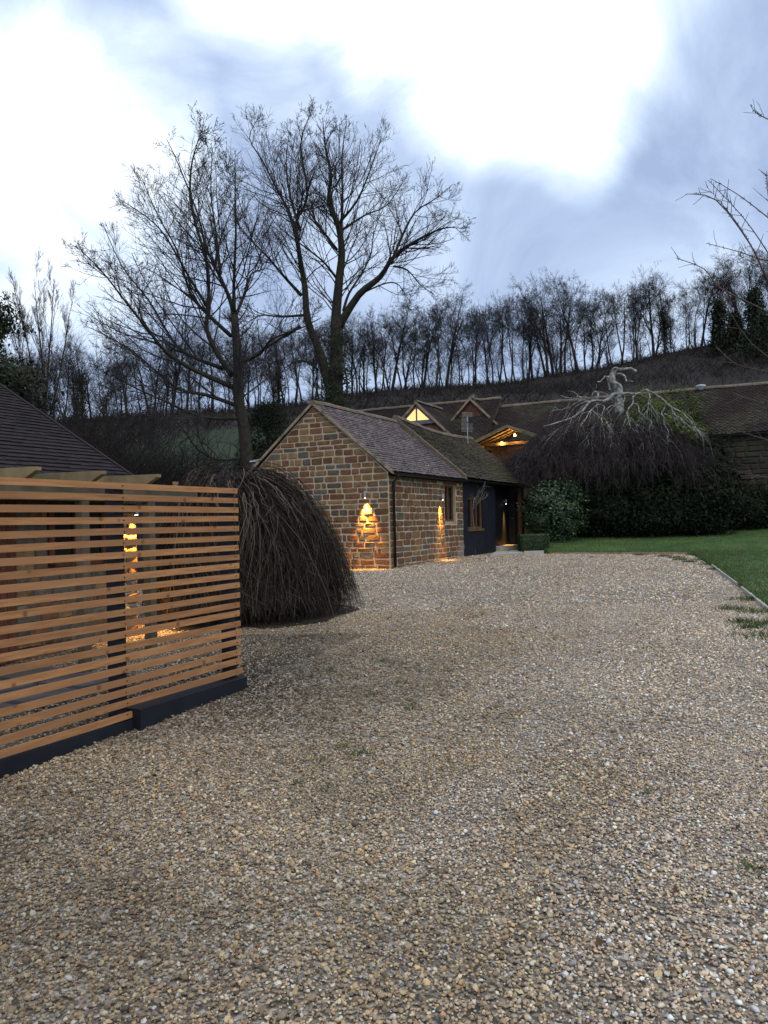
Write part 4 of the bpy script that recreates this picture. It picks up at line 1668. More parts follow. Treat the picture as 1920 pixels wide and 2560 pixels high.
# camellia by the drive
p = gp(1392, 1376)
bush('evergreen_bush', 'rounded glossy evergreen bush at the corner of the lawn', (p.x + .1, p.y + .9, gz(p.y) + .02), (1.02, 1.0, 1.18), 1.22, 260, 52, .14, .042, M['leaf_cam'], low=-.9)
# clipped box block on its stone
p = gp(1340, 1383)
bx0 = Vector((p.x - .42, p.y + .05, gz(p.y)))
n = 5200
q = RNG.uniform(-1, 1, (n, 3))
ax = RNG.integers(0, 3, n)
q[np.arange(n), ax] = np.sign(q[np.arange(n), ax]) * RNG.uniform(.88, 1.04, n)
P_ = np.array(bx0) + np.array((.43, .4, .32)) + q * np.array((.43, .38, .26))
Vv, Ff, Tt = leaf_mesh(P_, q, .028)
t_ = thing('clipped_hedge', 'small clipped square box hedge beside the porch path', 'hedge', bx0)
o = numesh('foliage', Vv, Ff, M['leaf_box'], t_, col=Tt); o.location = -WL[t_]
mb = MB(); mb.box(bx0 + Vector((.03, .04, .03)), (.8, 0, 0), (0, .7, 0), (0, 0, .5)); mb.build('inner_foliage', M['leaf_box'], t_)
mb = MB()
p = gp(1310, 1388); q = gp(1358, 1387)
mb.box(Vector((p.x, p.y - .02, gz(p.y) - .05)), q - p, Vector((.05, .16, 0)), Z * .17)
tag(mb.build('edging_stone', M['slab']), 'pale edging stone below the clipped box hedge', 'stone')
# path slabs at the porch
for i, (a, b2, c, d) in enumerate((((1226, 1388), (1262, 1385), (1272, 1377), (1240, 1378)), ((1264, 1385), (1308, 1381), (1308, 1374), (1275, 1376.5)))):
    P4 = [gp(*s_, dz=.05) for s_ in (a, b2, c, d)]
    mb = MB()
    mb.hexa([Vector((v.x, v.y, v.z - .1)) for v in P4] + [Vector((v.x, v.y, v.z + .0)) for v in P4])
    tag(mb.build('path_slab', M['slab']), ('pale stone path slab nearest the dark blue wall', 'pale stone path slab beside the clipped hedge')[i], 'slab', 'slabs of the porch path')
# dark hedge row under the weeping tree
for i, (px, D, rx, h, lab) in enumerate(((1480, 28.8, 1.5, 1.9, 'dark shrub behind the rounded glossy evergreen bush'), (1580, 28.6, 1.6, 1.8, 'dark leafy shrub under the middle of the weeping tree'),
                                        (1680, 28.6, 1.7, 2.3, 'dark laurel mass under the edge of the weeping tree'), (1760, 28.8, 1.4, 2.5, 'tall dark laurel below the old tiled roof'),
                                        (1850, 30.6, 1.4, 1.6, 'low dark shrub with pale flowers by the lawn'), (1950, 31, 1.7, 2.0, 'dark shrub at the far corner of the lawn'), (1420, 33, 1.6, 2.4, 'dark shrub behind the porch end of the stone outbuilding'))):
    p = at(px, 1340, D)
    zb = lz(p.x, min(D, 33)) - .05
    t_ = bush('dark_shrub', lab, (p.x, p.y, zb), (rx, 1.2, h * .55), h * .5, 230, 44, .2, .052, M['leaf_dark'], group=None, low=-1)
    if i == 4:
        fp = at(1862, 1292, 30.4)
        Vv, Ff, Tt = leaf_mesh(np.array(fp) + RNG.normal(0, .12, (60, 3)), RNG.normal(0, 1, (60, 3)), .035)
        M['flower'] = mat('cream_flower', (.4, .38, .2), (.5, .46, .28), 5, .8)
        o = numesh('flowers', Vv, Ff, M['flower'], t_); o.location = -WL[t_]
# golden conifer behind the weeping tree
p = at(1655, 1080, 31.3)
bush('golden_conifer', 'rounded golden green conifer behind the weeping tree', (p.x, p.y, .4), (2.0, 1.0, 2.1), 2.55, 340, 60, .17, .05, M['leaf_gold'], low=-.6, asp=.25, cat='conifer')
p = at(1718, 1160, 30.2)
bush('dark_conifer', 'slim dark green conifer at the right edge of the weeping tree', (p.x + .9, p.y, -.3), (.8, .8, 1.7), 1.7, 150, 40, .16, .06, M['leaf_dark'], low=-.9, asp=.3, cat='conifer')
# dark conifer between the tall tree and the gable
p = at(672, 1190, 31)
cy = thing('dark_conifer', 'dark drooping conifer between the tall bare tree and the stone gable', 'conifer', (p.x, p.y, -.9))
PP, NN = [], []
for k in range(330):
    s_ = random.random() ** .8
    z = -.6 + 5.4 * s_
    a = random.uniform(0, 6.283)
    R_ = (2.0 * (1 - s_) ** .7 + .25) * random.uniform(.55, 1.05)
    c = np.array((p.x + math.cos(a) * R_, p.y + math.sin(a) * R_, z - .25 * R_))
    g_ = RNG.normal(0, 1, (40, 3)) * np.array((.2, .2, .12))
    g_[:, 2] -= .35 * np.hypot(g_[:, 0], g_[:, 1])
    PP.append(c + g_); NN.append(np.tile([math.cos(a), math.sin(a), .6], (40, 1)))
Vv, Ff, Tt = leaf_mesh(np.concatenate(PP), np.concatenate(NN), .075, .22)
o = numesh('foliage', Vv, Ff, M['leaf_dark'], cy, col=Tt); o.location = -WL[cy]
mb = MB(); mb.tube([Vector((p.x, p.y, -1)), Vector((p.x, p.y, 4.6))], [.16, .03], 7); mb.build('trunk', M['bark'], cy)
# evergreen tree at the far left edge
p = at(-40, 830, 30)
ev = bush('evergreen_tree', 'tall dark evergreen tree rising above the dark tiled roof', (p.x - .35, p.y, -1.0), (1.7, 1.7, 1.3), 9.0, 70, 60, .26, .085, M['leaf_ivy'], cat='tree', low=-.9, shell=(.5, 1.0), trunk=False, core=False, squash=.55)
mb = MB(); mb.tube([Vector((p.x - .8, p.y, -1.2)), Vector((p.x - .7, p.y, 5)), Vector((p.x - .6, p.y, 9.6))], [.3, .2, .06], 8)
for k in range(9):
    a = random.uniform(0, 6.28); zz = random.uniform(5, 8.5)
    mb.tube([Vector((p.x - .7, p.y, zz)), Vector((p.x - .7 + math.cos(a) * 1.5, p.y + math.sin(a) * 1.5, zz + .9))], [.08, .02], 5)
mb.build('trunk', M['bark'], ev)
p = at(40, 950, 24)
bush('ivy_thicket', 'dark green ivy covered thicket above the dark tiled roof', (p.x - .75, p.y, -1.0), (1.5, 1.5, 1.3), 5.0, 150, 40, .26, .07, M['leaf_ivy'], low=-.9)
# ivy clad trees at the right end of the ridge
for i, (px, py, D, h, rx, lab) in enumerate(((1800, 880, 112, 7.5, 1.3, 'ivy clad column of a tree on the ridge beside the bare crowns'), (1838, 880, 113, 5.5, 1.0, 'shorter ivy clad trunk on the ridge'),
                                            (1888, 865, 105, 8.0, 1.7, 'dark pointed conifer at the end of the ridge wood'), (1930, 880, 100, 5.5, 4.5, 'broad dark evergreen mass at the end of the ridge wood'))):
    p = at(px, py, D)
    zb = tz(p.x, p.y) - .3
    t_ = thing('ivy_clad_tree' if i < 2 else 'dark_conifer', lab, 'tree', (p.x, p.y, zb))
    PP, NN = [], []
    hh = h + max(0, p.z - zb) * .4
    for k in range(150):
        s_ = random.random()
        a = random.uniform(0, 6.283)
        R_ = rx * ((1 - s_) ** .6 + .12) * random.uniform(.5, 1.05)
        PP.append(np.array((p.x + math.cos(a) * R_, p.y + math.sin(a) * R_, zb + s_ * hh)) + RNG.normal(0, .34, (26, 3)))
        NN.append(RNG.normal(0, 1, (26, 3)))
    Vv, Ff, Tt = leaf_mesh(np.concatenate(PP), np.concatenate(NN), .2)
    o = numesh('foliage', Vv, Ff, M['leaf_ivy'], t_, col=Tt * .5); o.location = -WL[t_]
    mb = MB(); mb.tube([Vector((p.x, p.y, zb - .3)), Vector((p.x + .1, p.y, zb + hh))], [.3, .05], 6); mb.build('trunk', M['wood_bark'], t_)

# ------------------------------------------------------------------ weeping mound beside the fence
random.seed(70)
mc = Vector((-2.05, 12.2, gz(12.2)))
mound = thing('weeping_shrub', 'dense brown weeping mound of bare hanging stems at the end of the slatted fence', 'shrub', mc)
mb1, tints = MB(), []
HT = 2.14


def dome(a):
    """(radius, height factor) of the mound towards azimuth a"""
    return 1.40 + .14 * math.sin(2 * a + 1) + .1 * math.sin(5 * a)


pk = Vector((-.38, .1, 0))                        # the crown sits off centre, towards the fence
for k in range(7000):
    a = random.uniform(0, 6.283)
    R_ = dome(a) * random.choice((random.uniform(.9, 1.06), random.uniform(.55, 1.03)))
    lump = 1 + .16 * noise.noise(Vector((math.cos(a) * 2.2, math.sin(a) * 2.2, 4)))
    R_ *= lump
    top = HT * random.uniform(.80, 1.02) * (.55 + .45 * R_ / 1.45)
    s0 = random.choice((random.uniform(0, .3), random.uniform(.1, .75), random.uniform(.5, .85)))
    s1 = random.uniform(.93, 1.0) if random.random() < .75 else random.uniform(max(s0 + .2, .5), .95)
    da = random.gauss(0, .4)
    ns = 7
    w1, w2, f1, f2 = random.gauss(0, .08), random.gauss(0, .08), random.uniform(3, 8), random.uniform(0, 6)
    pts = []
    for i in range(ns + 1):
        s_ = s0 + (s1 - s0) * i / ns
        rr0 = R_ * s_ ** .72
        zz = top * (1 - s_ ** 2.5) + .02
        aa = a + da * (i / ns)
        sh = (1 - s_ ** .8)
        wv = math.sin(f1 * s_ + f2)
        pts.append(mc + pk * sh + Vector((math.cos(aa) * rr0 + w1 * wv + random.gauss(0, .012), math.sin(aa) * rr0 + w2 * wv + random.gauss(0, .012), max(0.0, zz + .04 * wv + random.gauss(0, .012)))))
    r = random.choice((.003, .0036, .004, .005, .0075))
    b0 = len(mb1.v)
    mb1.tube(pts, [r * (1 - .55 * i / ns) for i in range(ns + 1)], 3, cap=False)
    tints += [random.random() ** 4] * (len(mb1.v) - b0)
    if random.random() < .35:                     # side twig
        i = random.randint(1, ns - 1)
        q = pts[i] + (side_dir((pts[i + 1] - pts[i]).normalized(), .8) * random.uniform(.1, .35))
        b0 = len(mb1.v)
        mb1.tube([pts[i], q, q + Vector((random.gauss(0, .05), random.gauss(0, .05), -random.uniform(.05, .25)))], [r * .7, r * .5, r * .3], 3, cap=False)
        tints += [random.random() ** 3] * (len(mb1.v) - b0)
for k in range(420):                              # stray twigs breaking the outline
    a = random.uniform(0, 6.283)
    s_ = random.uniform(.05, .95)
    R_ = dome(a) * .98
    p = mc + pk * (1 - s_ ** .8) + Vector((math.cos(a) * R_ * s_ ** .72, math.sin(a) * R_ * s_ ** .72, HT * (1 - s_ ** 2.5)))
    d = (Vector((math.cos(a), math.sin(a), .5 - s_ * .7)) + rvec() * .45).normalized()
    L = random.uniform(.12, .42)
    m1 = p + d * L * .5
    b0 = len(mb1.v)
    mb1.tube([p - d * .1, m1, m1 + (d * .5 - Z * .5 + rvec() * .2) * L * .6], [.004, .003, .0015], 3, cap=False)
    tints += [random.random() ** 2] * (len(mb1.v) - b0)
for k in range(34):                               # a few thick pale crooked stems over the outside
    a = random.uniform(3.3, 6.1)
    R_ = dome(a) * 1.03
    pts = []
    s0 = random.uniform(.2, .55); s1 = s0 + random.uniform(.2, .42)
    for i in range(9):
        s_ = s0 + (s1 - s0) * i / 8
        a += random.gauss(0, .05)
        pts.append(mc + pk * (1 - s_ ** .8) + Vector((math.cos(a) * R_ * s_ ** .72, math.sin(a) * R_ * s_ ** .72, HT * (1 - s_ ** 2.5) + .03)))
    b0 = len(mb1.v)
    mb1.tube(pts, [.011 * (1 - .6 * i / 8) for i in range(9)], 4, cap=False)
    tints += [random.uniform(.6, 1)] * (len(mb1.v) - b0)
o = mb1.build('stems', M['mound_twig'], mound)
at_ = o.data.attributes.new('tint', 'FLOAT', 'POINT')
at_.data.foreach_set('value', np.array(tints, dtype=np.float32))
mb2 = MB()
for k in range(16):
    a = random.uniform(0, 6.283)
    R_ = dome(a) * random.uniform(.2, .5)
    mb2.tube([mc + Vector((math.cos(a) * .1, math.sin(a) * .1, -.1)), mc + Vector((math.cos(a) * R_ * .4, math.sin(a) * R_ * .4, 1.0)), mc + Vector((math.cos(a) * R_, math.sin(a) * R_, 1.85)),
              mc + Vector((math.cos(a) * R_ * 1.5, math.sin(a) * R_ * 1.5, 1.6))], [.05, .035, .02, .008], 5)
mb2.build('branches', M['bark'], mound)
sb = MB()
ring = [mc + Vector((math.cos(a) * (dome(a) * 1.0 + .06 * math.sin(a * 9)), math.sin(a) * (dome(a) * 1.0 + .06 * math.sin(a * 9)), 0)) for a in np.linspace(0, 6.283, 40, endpoint=False)]
sb.poly([Vector((p.x, p.y, gz(p.y) + .012)) for p in ring])
tag(sb.build('soil_bed', M['soil']), kind='structure')

# ------------------------------------------------------------------ weeping tree on the lawn side
random.seed(80)
WD = 29.6
base = at(1535, 1330, WD)
wt = thing('weeping_tree', 'old weeping tree with pale lichened limbs and a purple brown twig curtain', 'tree', (base.x, base.y, lz(base.x, WD)))
mbt = MB()
oxx, oyy, sq = 1440, 880, 320 / 1659


def zp(a, c, dd=0):
    return at(oxx + a * sq, oyy + c * sq, WD + dd)


def limb(zpts, r0, r1, dd, sides=7):
    n_ = len(zpts)
    pts = [zp(a, c, dd * i / (n_ - 1)) for i, (a, c) in enumerate(zpts)]
    rr_ = [.66 * (r0 + (r1 - r0) * (i / (n_ - 1)) ** .7) for i in range(n_)]
    sp, sr = smooth_pts(pts, rr_)
    sp = [p_ + rvec() * .008 for p_ in sp]
    mbt.tube(sp, sr, sides)
    return sp, sr


main = []
bz = Vector((base.x, base.y, lz(base.x, WD) - .2))
lowt, lowr = smooth_pts([bz, bz.lerp(zp(560, 800), .5) + Vector((.1, 0, 0)), zp(560, 800)], [.24, .2, .17])
mbl = MB()
mbl.tube(lowt, lowr, 9)
mbl.build('trunk', M['bark'], wt, smooth=True)
tr_pts = [zp(560, 800), zp(560, 640), zp(540, 450), zp(470, 380), zp(470, 300), zp(500, 220)]
sp, sr = smooth_pts(tr_pts, [.17, .16, .17, .15, .12, .10])
mbt.tube(sp, sr, 9)
for (zz, r0, r1, dd) in (
        ([(470, 280), (500, 215), (540, 205)], .13, .06, -.2), ([(540, 230), (640, 220), (720, 222), (785, 250)], .10, .07, -.5),
        ([(530, 290), (600, 285), (640, 330), (660, 380), (740, 385)], .09, .03, -.6), ([(480, 330), (420, 320), (370, 320), (330, 380), (280, 390)], .08, .03, -.4),
        ([(440, 500), (430, 400), (400, 320)], .09, .05, .2), ([(560, 520), (560, 440), (520, 400)], .1, .06, -.3),
        ([(560, 560), (480, 545), (400, 620), (280, 630), (190, 640), (130, 700), (60, 780), (-60, 850), (-250, 920), (-420, 960)], .12, .025, -1.2),
        ([(240, 640), (210, 570), (250, 510), (290, 540), (270, 600)], .07, .05, -.4),
        ([(560, 600), (600, 545), (700, 540), (800, 545), (890, 490), (930, 500), (1080, 580), (1230, 710), (1370, 790), (1520, 940), (1640, 1110)], .11, .025, -1.4),
        ([(780, 545), (735, 590), (740, 660), (690, 720), (655, 810), (700, 880), (700, 950), (790, 1090), (840, 1170)], .055, .015, -1.6),
        ([(740, 665), (800, 690), (825, 780), (900, 850), (980, 910), (950, 990), (975, 1120), (1000, 1260), (1010, 1400)], .045, .012, -2.0),
        ([(920, 500), (960, 580), (940, 650), (1000, 730), (1040, 760)], .045, .012, -1.0), ([(940, 650), (925, 760), (920, 790)], .03, .01, -1.2),
        ([(1240, 730), (1270, 800), (1350, 860), (1450, 950), (1560, 990), (1660, 1010)], .04, .012, -2.0),
        ([(1150, 720), (1105, 800), (1140, 850), (1140, 940), (1200, 1030), (1180, 1120), (1210, 1170)], .035, .01, -1.8),
        ([(1150, 800), (1210, 830), (1370, 900), (1500, 990), (1600, 1020)], .04, .012, -.8),
        ([(600, 560), (640, 600), (560, 670), (450, 700), (380, 760)], .05, .015, -1.2), ([(290, 680), (180, 760), (110, 900), (60, 960)], .045, .012, -1.6),
        ([(290, 680), (370, 710), (330, 830), (360, 1000), (370, 1120)], .035, .01, -1.8), ([(220, 760), (330, 880), (340, 920)], .03, .01, -1.8),
        ([(180, 640), (60, 630), (-20, 680), (-160, 740), (-330, 760)], .07, .015, .8), ([(140, 600), (40, 580), (-80, 600), (-200, 560)], .06, .012, 1.2),
        ([(640, 860), (580, 1100), (560, 1240), (640, 1350), (590, 1450), (620, 1560)], .03, .01, -2.0),
        ([(130, 1050), (160, 1190), (40, 1360), (80, 1470), (200, 1600)], .03, .01, -2.2), ([(690, 890), (600, 1030), (500, 1060)], .025, .008, -1.8)):
    main.append(limb(zz, r0, r1, dd))
CX = at(1512, 1000, WD)
for sp, sr in main[6:]:                         # branchlets drooping from the limbs into the curtain
    for k in range(6):
        i = random.randint(len(sp) // 4, len(sp) - 2)
        d = (sp[i + 1] - sp[i]).normalized()
        d = (side_dir(d, rad(random.uniform(20, 60))) + Vector(((sp[i].x - CX.x) * .12, (sp[i].y - WD) * .12, 0))).normalized()
        p = sp[i]
        pts = [p]
        L = random.uniform(.6, 1.5)
        for j in range(6):
            d = (d - Z * .26 + rvec() * .14).normalized()
            p = p + d * L / 6
            pts.append(p)
        r = min(sr[i] * .6, random.uniform(.008, .016))
        mbt.tube(pts, [r * (1 - .72 * j / 6) for j in range(7)], 4, cap=False)
for k in range(70):                            # arching pale branchlets over the shoulder of the dome
    a = random.uniform(0, 6.283)
    f0 = random.uniform(.35, .65)
    f1 = min(1.0, f0 + random.uniform(.25, .5))
    pts = []
    for i in range(8):
        s_ = i / 7
        f = f0 + (f1 - f0) * s_
        a += random.gauss(0, .035)
        pts.append(Vector((CX.x + math.cos(a) * 3.5 * f, WD + math.sin(a) * 2.3 * f, 3.8 - 1.85 * f ** 1.9 - .35 * s_ ** 4 + random.gauss(0, .035))))
    r = random.uniform(.010, .022)
    mbt.tube(pts, [r * (1 - .7 * i / 7) for i in range(8)], 4, cap=False)
    for j in range(4):
        i = random.randint(2, 6)
        dd = side_dir((pts[i + 1] - pts[i]).normalized(), rad(random.uniform(25, 55)))
        l2 = random.uniform(.3, .8)
        m1 = pts[i] + dd * l2 * .5
        dd = (dd - Z * .8).normalized()
        mbt.tube([pts[i], m1, m1 + dd * l2 * .5], [r * .6, r * .45, r * .2], 3, cap=False)
mbt.build('limbs', M['lichen'], wt, smooth=True)
mbc = MB()
CX = at(1512, 1000, WD)


def umb(a):
    return 3.6 + .28 * math.sin(3 * a + .6), 2.2


for k in range(2300):                          # hanging sprays, each a drooping stem with side twigs
    a = random.uniform(0, 6.283)
    rx, ry = umb(a)
    f = .38 + .62 * random.random() ** .75
    x = CX.x + math.cos(a) * rx * f
    y = WD + math.sin(a) * ry * f
    clus = noise.noise(Vector((math.cos(a) * 4, math.sin(a) * 4, f * 4)))
    if clus < -.32:
        continue
    z0 = 3.65 - 1.85 * f ** 1.9 + random.gauss(0, .15)
    L = random.uniform(.6, 1.6) * (1 + .45 * clus)
    d = Vector((math.cos(a) * .6, math.sin(a) * .6, .05)) + rvec() * .3
    d.normalize()
    p = Vector((x, y, z0))
    pts = [p]
    for i in range(6):
        d = (d + Z * -.34 + rvec() * .22).normalized()
        p = p + d * L / 6
        pts.append(p)
    r = random.uniform(.007, .012)
    mbc.tube(pts, [r * (1 - .7 * i / 6) for i in range(7)], 3, cap=False)
    for j in range(9):
        i = random.randint(0, 5)
        q = pts[i].lerp(pts[i + 1], random.random())
        dd = side_dir((pts[i + 1] - pts[i]).normalized(), rad(random.uniform(20, 65)))
        l2 = L * random.uniform(.15, .45)
        m1 = q + dd * l2 * .5
        dd = (dd + Z * -.7).normalized()
        mbc.tube([q, m1, m1 + dd * l2 * .5], [r * .7, r * .55, r * .3], 3, cap=False)
mbc.build('twig_curtain', M['purple_twig'], wt)

# ------------------------------------------------------------------ sapling by the blue wall
random.seed(90)
sb_ = gp(1188, 1387)
sp_ = thing('sapling', 'small bare young tree standing against the dark blue wall', 'tree', sb_)
mbt, mbc = MB(), MB()
pts = [sb_ + Vector((0, 0, -.1)), sb_ + Vector((-.02, 0, .7)), sb_ + Vector((-.05, 0, 1.35)), sb_ + Vector((.0, 0, 1.75))]
mbt.tube(pts, [.022, .02, .018, .016], 6)
SP = TP(n=(0, 5, 3), ang=((20, 70), (25, 60), (25, 60)), ratio=(.7, .45, .4), seg=(4, 5, 3, 2), wob=(.1, .16, .2, .2), up=(.0, .04, .03, .0), sides=(5, 3, 3, 3), rr=.55, rmin=.0045)
SP.max = 2
spawn((mbc, mbc), pts[2:], [.018, .016], 1.35, 0, SP, n_=16, s0=.0)
M['pale_twig'] = mat('pale_twig', (.16, .145, .13), (.24, .22, .2), 3, .8)
mbt.build('trunk', M['pale_twig'], sp_, smooth=True)
mbc.build('crown', M['pale_twig'], sp_)

# ------------------------------------------------------------------ near tree reaching in from the right
random.seed(95)
ND = 8.5
nb = at(2190, 1480, ND)
nt_ = thing('bare_tree', 'young bare tree beside the lawn with budded branches reaching over', 'tree', (nb.x, nb.y, gz(ND) + .04))
mbt, mbc = MB(), MB()
g0 = Vector((nb.x, nb.y, gz(ND)))
tk = [g0, g0 + Vector((.02, 0, 1.2)), at(2170, 1150, ND), at(2140, 900, ND), at(2110, 640, ND), at(2090, 380, ND)]
sp, sr = smooth_pts(tk, [.07, .06, .05, .04, .028, .012])
mbt.tube(sp, sr, 8)
BP = TP(n=(0, 6), ang=((30, 60), (30, 60)), ratio=(.3, .4), seg=(4, 4, 3), wob=(.06, .09, .1), up=(.02, .03, .02), sides=(5, 4, 3), rr=.6, rmin=.0035)
BP.max = 1
for (pp, r0, dd) in (([(2110, 800), (1990, 780), (1920, 700), (1875, 610), (1790, 500), (1715, 485)], .014, -.4), ([(1990, 760), (1925, 640), (1855, 540), (1770, 450)], .009, .3),
                     ([(1870, 600), (1830, 540), (1768, 468)], .005, -.1), ([(2130, 700), (2000, 610), (1940, 560), (1850, 490), (1778, 447)], .010, .2),
                     ([(2150, 720), (2020, 670), (1910, 650), (1850, 630), (1765, 608)], .010, .4), ([(2100, 400), (1990, 330), (1920, 298), (1890, 282), (1875, 262)], .009, .2),
                     ([(2160, 900), (2010, 830), (1900, 770), (1800, 720), (1760, 672), (1690, 645)], .012, .5), ([(2150, 1000), (1990, 930), (1880, 860), (1800, 740)], .010, -.3),
                     ([(2165, 1080), (2000, 960), (1920, 930), (1840, 910), (1790, 865)], .010, .4), ([(2160, 1200), (2030, 1130), (1920, 1100), (1790, 1060)], .009, .2),
                     ([(2165, 1260), (2020, 1200), (1930, 1195), (1850, 1180)], .009, -.2), ([(2160, 1150), (2000, 1030), (1920, 1010), (1830, 985)], .009, -.3),
                     ([(1985, 800), (1955, 620), (1922, 500), (1916, 435)], .008, .1)):
    n_ = len(pp)
    pts = [at(a, c, ND + dd * i / (n_ - 1)) for i, (a, c) in enumerate(pp)]
    sp, sr = smooth_pts(pts, [r0 * (1 - .7 * i / (n_ - 1)) for i in range(n_)])
    mbt.tube(sp, sr, 5)
    spawn((mbc, mbc), sp, sr, .9, 0, BP, n_=9, s0=.2)
    for k in range(22):                       # buds
        i = random.randint(0, len(sp) - 2)
        q = sp[i].lerp(sp[i + 1], random.random())
        s_ = side_dir((sp[i + 1] - sp[i]).normalized(), 1.0)
        mbc.tube([q, q + s_ * .014, q + s_ * .024], [.003, .005, .001], 4)
M['cherry'] = mat('cherry_bark', (.07, .045, .04), (.11, .07, .06), 4, .6)
mbt.build('trunk', M['cherry'], nt_, smooth=True)
mbc.build('crown', M['cherry'], nt_)

# ------------------------------------------------------------------ main house on the terrace behind
A_ = -U                                           # along the ridge, left to right
B_ = W                                            # away
RO = Vector((4.2, 38.4, 0))


def R_(s_, b_, z_):
    return RO + A_ * s_ + B_ * b_ + Z * z_


house = thing('farmhouse', 'long old farmhouse with dark tiled roofs and glowing gable window', 'house', R_(0, 0, .3))
rs5 = random.Random(15)


def range_(s0, s1, zr, ze, hw, gable_m=None):
    mb_ = MB()
    mb_.box(R_(s0, -hw + .25, -.6), A_ * (s1 - s0), B_ * (2 * hw - .5), Z * (ze + .6 + .1))
    for s_ in (s0 + .02, s1 - .02):
        mb_.poly([R_(s_, -hw + .25, ze), R_(s_, hw - .25, ze), R_(s_, 0, zr - .08)])
    mb_.build('wall', M['oldwall'], house)
    slp = R_(0, 0, zr) - R_(0, -hw, ze)
    d_ = roof_deck(house, [R_(s0, -hw, ze), R_(s1, -hw, ze), R_(s1, 0, zr), R_(s0, 0, zr)], M['black'])
    d_.name = 'roof'
    slope_roof('roof_tiles', d_, R_(s0 - .05, -hw - .05, ze + .01), A_, slp, s1 - s0 + .1, slp.length + .03, M['tile_old'], rng=rs5, ex=.11, tw=.18, jit=.012,
               sag=lambda a, q_: .03 * noise.noise(Vector((a * 11, q_ * 2, 3))))
    roof_deck(d_, [R_(s1, hw, ze), R_(s0, hw, ze), R_(s0, 0, zr), R_(s1, 0, zr)], M['tile_old'])
    ridge_row(d_, R_(s0, 0, zr), R_(s1, 0, zr), .12, M['ridge'], step=.6)
    return d_


range_(-9, 1.6, 5.68, 3.4, 2.7)
range_(1.62, 16, 5.28, 3.1, 2.7)


def wing(s_, b0, b1, zr, ze, hw, wall_m):
    """cross wing with its gable towards the drive"""
    mb_ = MB()
    f_ = [R_(s_ - hw + .15, b0, 0), R_(s_ + hw - .15, b0, 0), R_(s_ + hw - .15, b0, ze), R_(s_, b0, zr - .1), R_(s_ - hw + .15, b0, ze)]
    g_ = [p_ + B_ * .3 for p_ in f_]
    mb_.poly(f_); mb_.poly(g_[::-1])
    for i in range(5):
        mb_.poly([f_[(i + 1) % 5], f_[i], g_[i], g_[(i + 1) % 5]])
    wl = mb_.build('gable_wall', wall_m, house)
    for sg in (-1, 1):
        e0 = R_(s_ + sg * hw, b0 - .12, ze)
        e1 = R_(s_, b0 - .12, zr)
        L = b1 - b0 + .12
        d_ = roof_deck(house, [e0, e0 + B_ * L, e1 + B_ * L, e1], M['black'])
        d_.name = 'roof'
        slope_roof('roof_tiles', d_, e0 + Z * .01 - (e1 - e0).normalized() * .04, B_, e1 - e0, L, (e1 - e0).length + .04, M['tile_old'], rng=rs5, ex=.11, tw=.18, jit=.01)
        mb_ = MB()
        mb_.box(e0 - B_ * .03 - Z * .1, B_ * .06, e1 - e0, Z * .13)
        mb_.build('bargeboard', M['verge'], d_)
        if sg == 1:
            ridge_row(d_, e1 + Z * .0, e1 + B_ * L, .11, M['ridge'], step=.6)
    return wl


ga = at(1042, 1006, 36)
rel = ga - RO
sA, bA, zA = rel.dot(A_), rel.dot(B_), ga.z
gw = wing(sA, bA, 0.3, zA, zA - 2.0, 2.1, M['brick'])


def tri(mb_, s_, b_, z_, pts, th):
    fr_ = [R_(s_ + a, b_, z_ + c) for a, c in pts]
    bk_ = [p_ + B_ * th for p_ in fr_]
    mb_.poly(fr_); mb_.poly(bk_[::-1])
    for i in range(len(pts)):
        j = (i + 1) % len(pts)
        mb_.poly([fr_[j], fr_[i], bk_[i], bk_[j]])


mb = MB()
tri(mb, sA, bA - .05, zA, [(-.86, -.93), (.86, -.93), (0, -.12)], .03)
gwin = mb.build('gable_window', M['greywood'], house)
for pts in ([(-.6, -.82), (-.05, -.82), (-.05, -.3)], [(.05, -.82), (.6, -.82), (.05, -.3)]):
    mb = MB()
    tri(mb, sA, bA - .07, zA, pts, .012)
    tag(mb.build('pane', M['lit_pane'], gwin), 'triangular pane glowing warm orange')
mb = MB(); mb.box(R_(sA - .9, bA - .1, zA - 1.0), A_ * 1.8, B_ * .1, Z * .07); mb.build('sill', M['greywood'], gwin)
gb = at(1177, 996, 37.2)
rel = gb - RO
wing(rel.dot(A_), rel.dot(B_), 3.2, gb.z, gb.z - 1.9, 1.9, M['brick'])
mb = MB()
cb = R_(rel.dot(A_), rel.dot(B_) + .3, gb.z - .1)
mb.tube([cb, cb + Z * .32], [.12, .1], 10)
mb.build('flue', M['ridge'], house)
p = at(1752, 966, 33.6)
mb = MB(); mb.tube([p - Z * .15, p, p + Z * .05, p + Z * .08], [.06, .2, .2, .05], 12); mb.build('roof_vent', M['white'], house)
# stone courses of the right hand front wall
rs6 = random.Random(8)
ws = MB()
for q in lay_stones(lambda z_: (4.0, 15.6), -.5, 3.0, rs6, .16, .26, .3, .7, .02):
    c4 = [R_(a, -2.45, z_) for a, z_ in q]
    smb, cen = stone_mesh(c4, -B_, .04, rs6)
    b0 = len(ws.v); ws.v += smb.v; ws.f += [tuple(b0 + i for i in f_) for f_ in smb.f]
o = ws.build('stonework', mat('mossy_wall_stone', (.035, .03, .021), (.065, .055, .04), 2, .95, .5, 20, c3=(.05, .055, .03), scale3=1), house)
tag(o, kind='stuff')

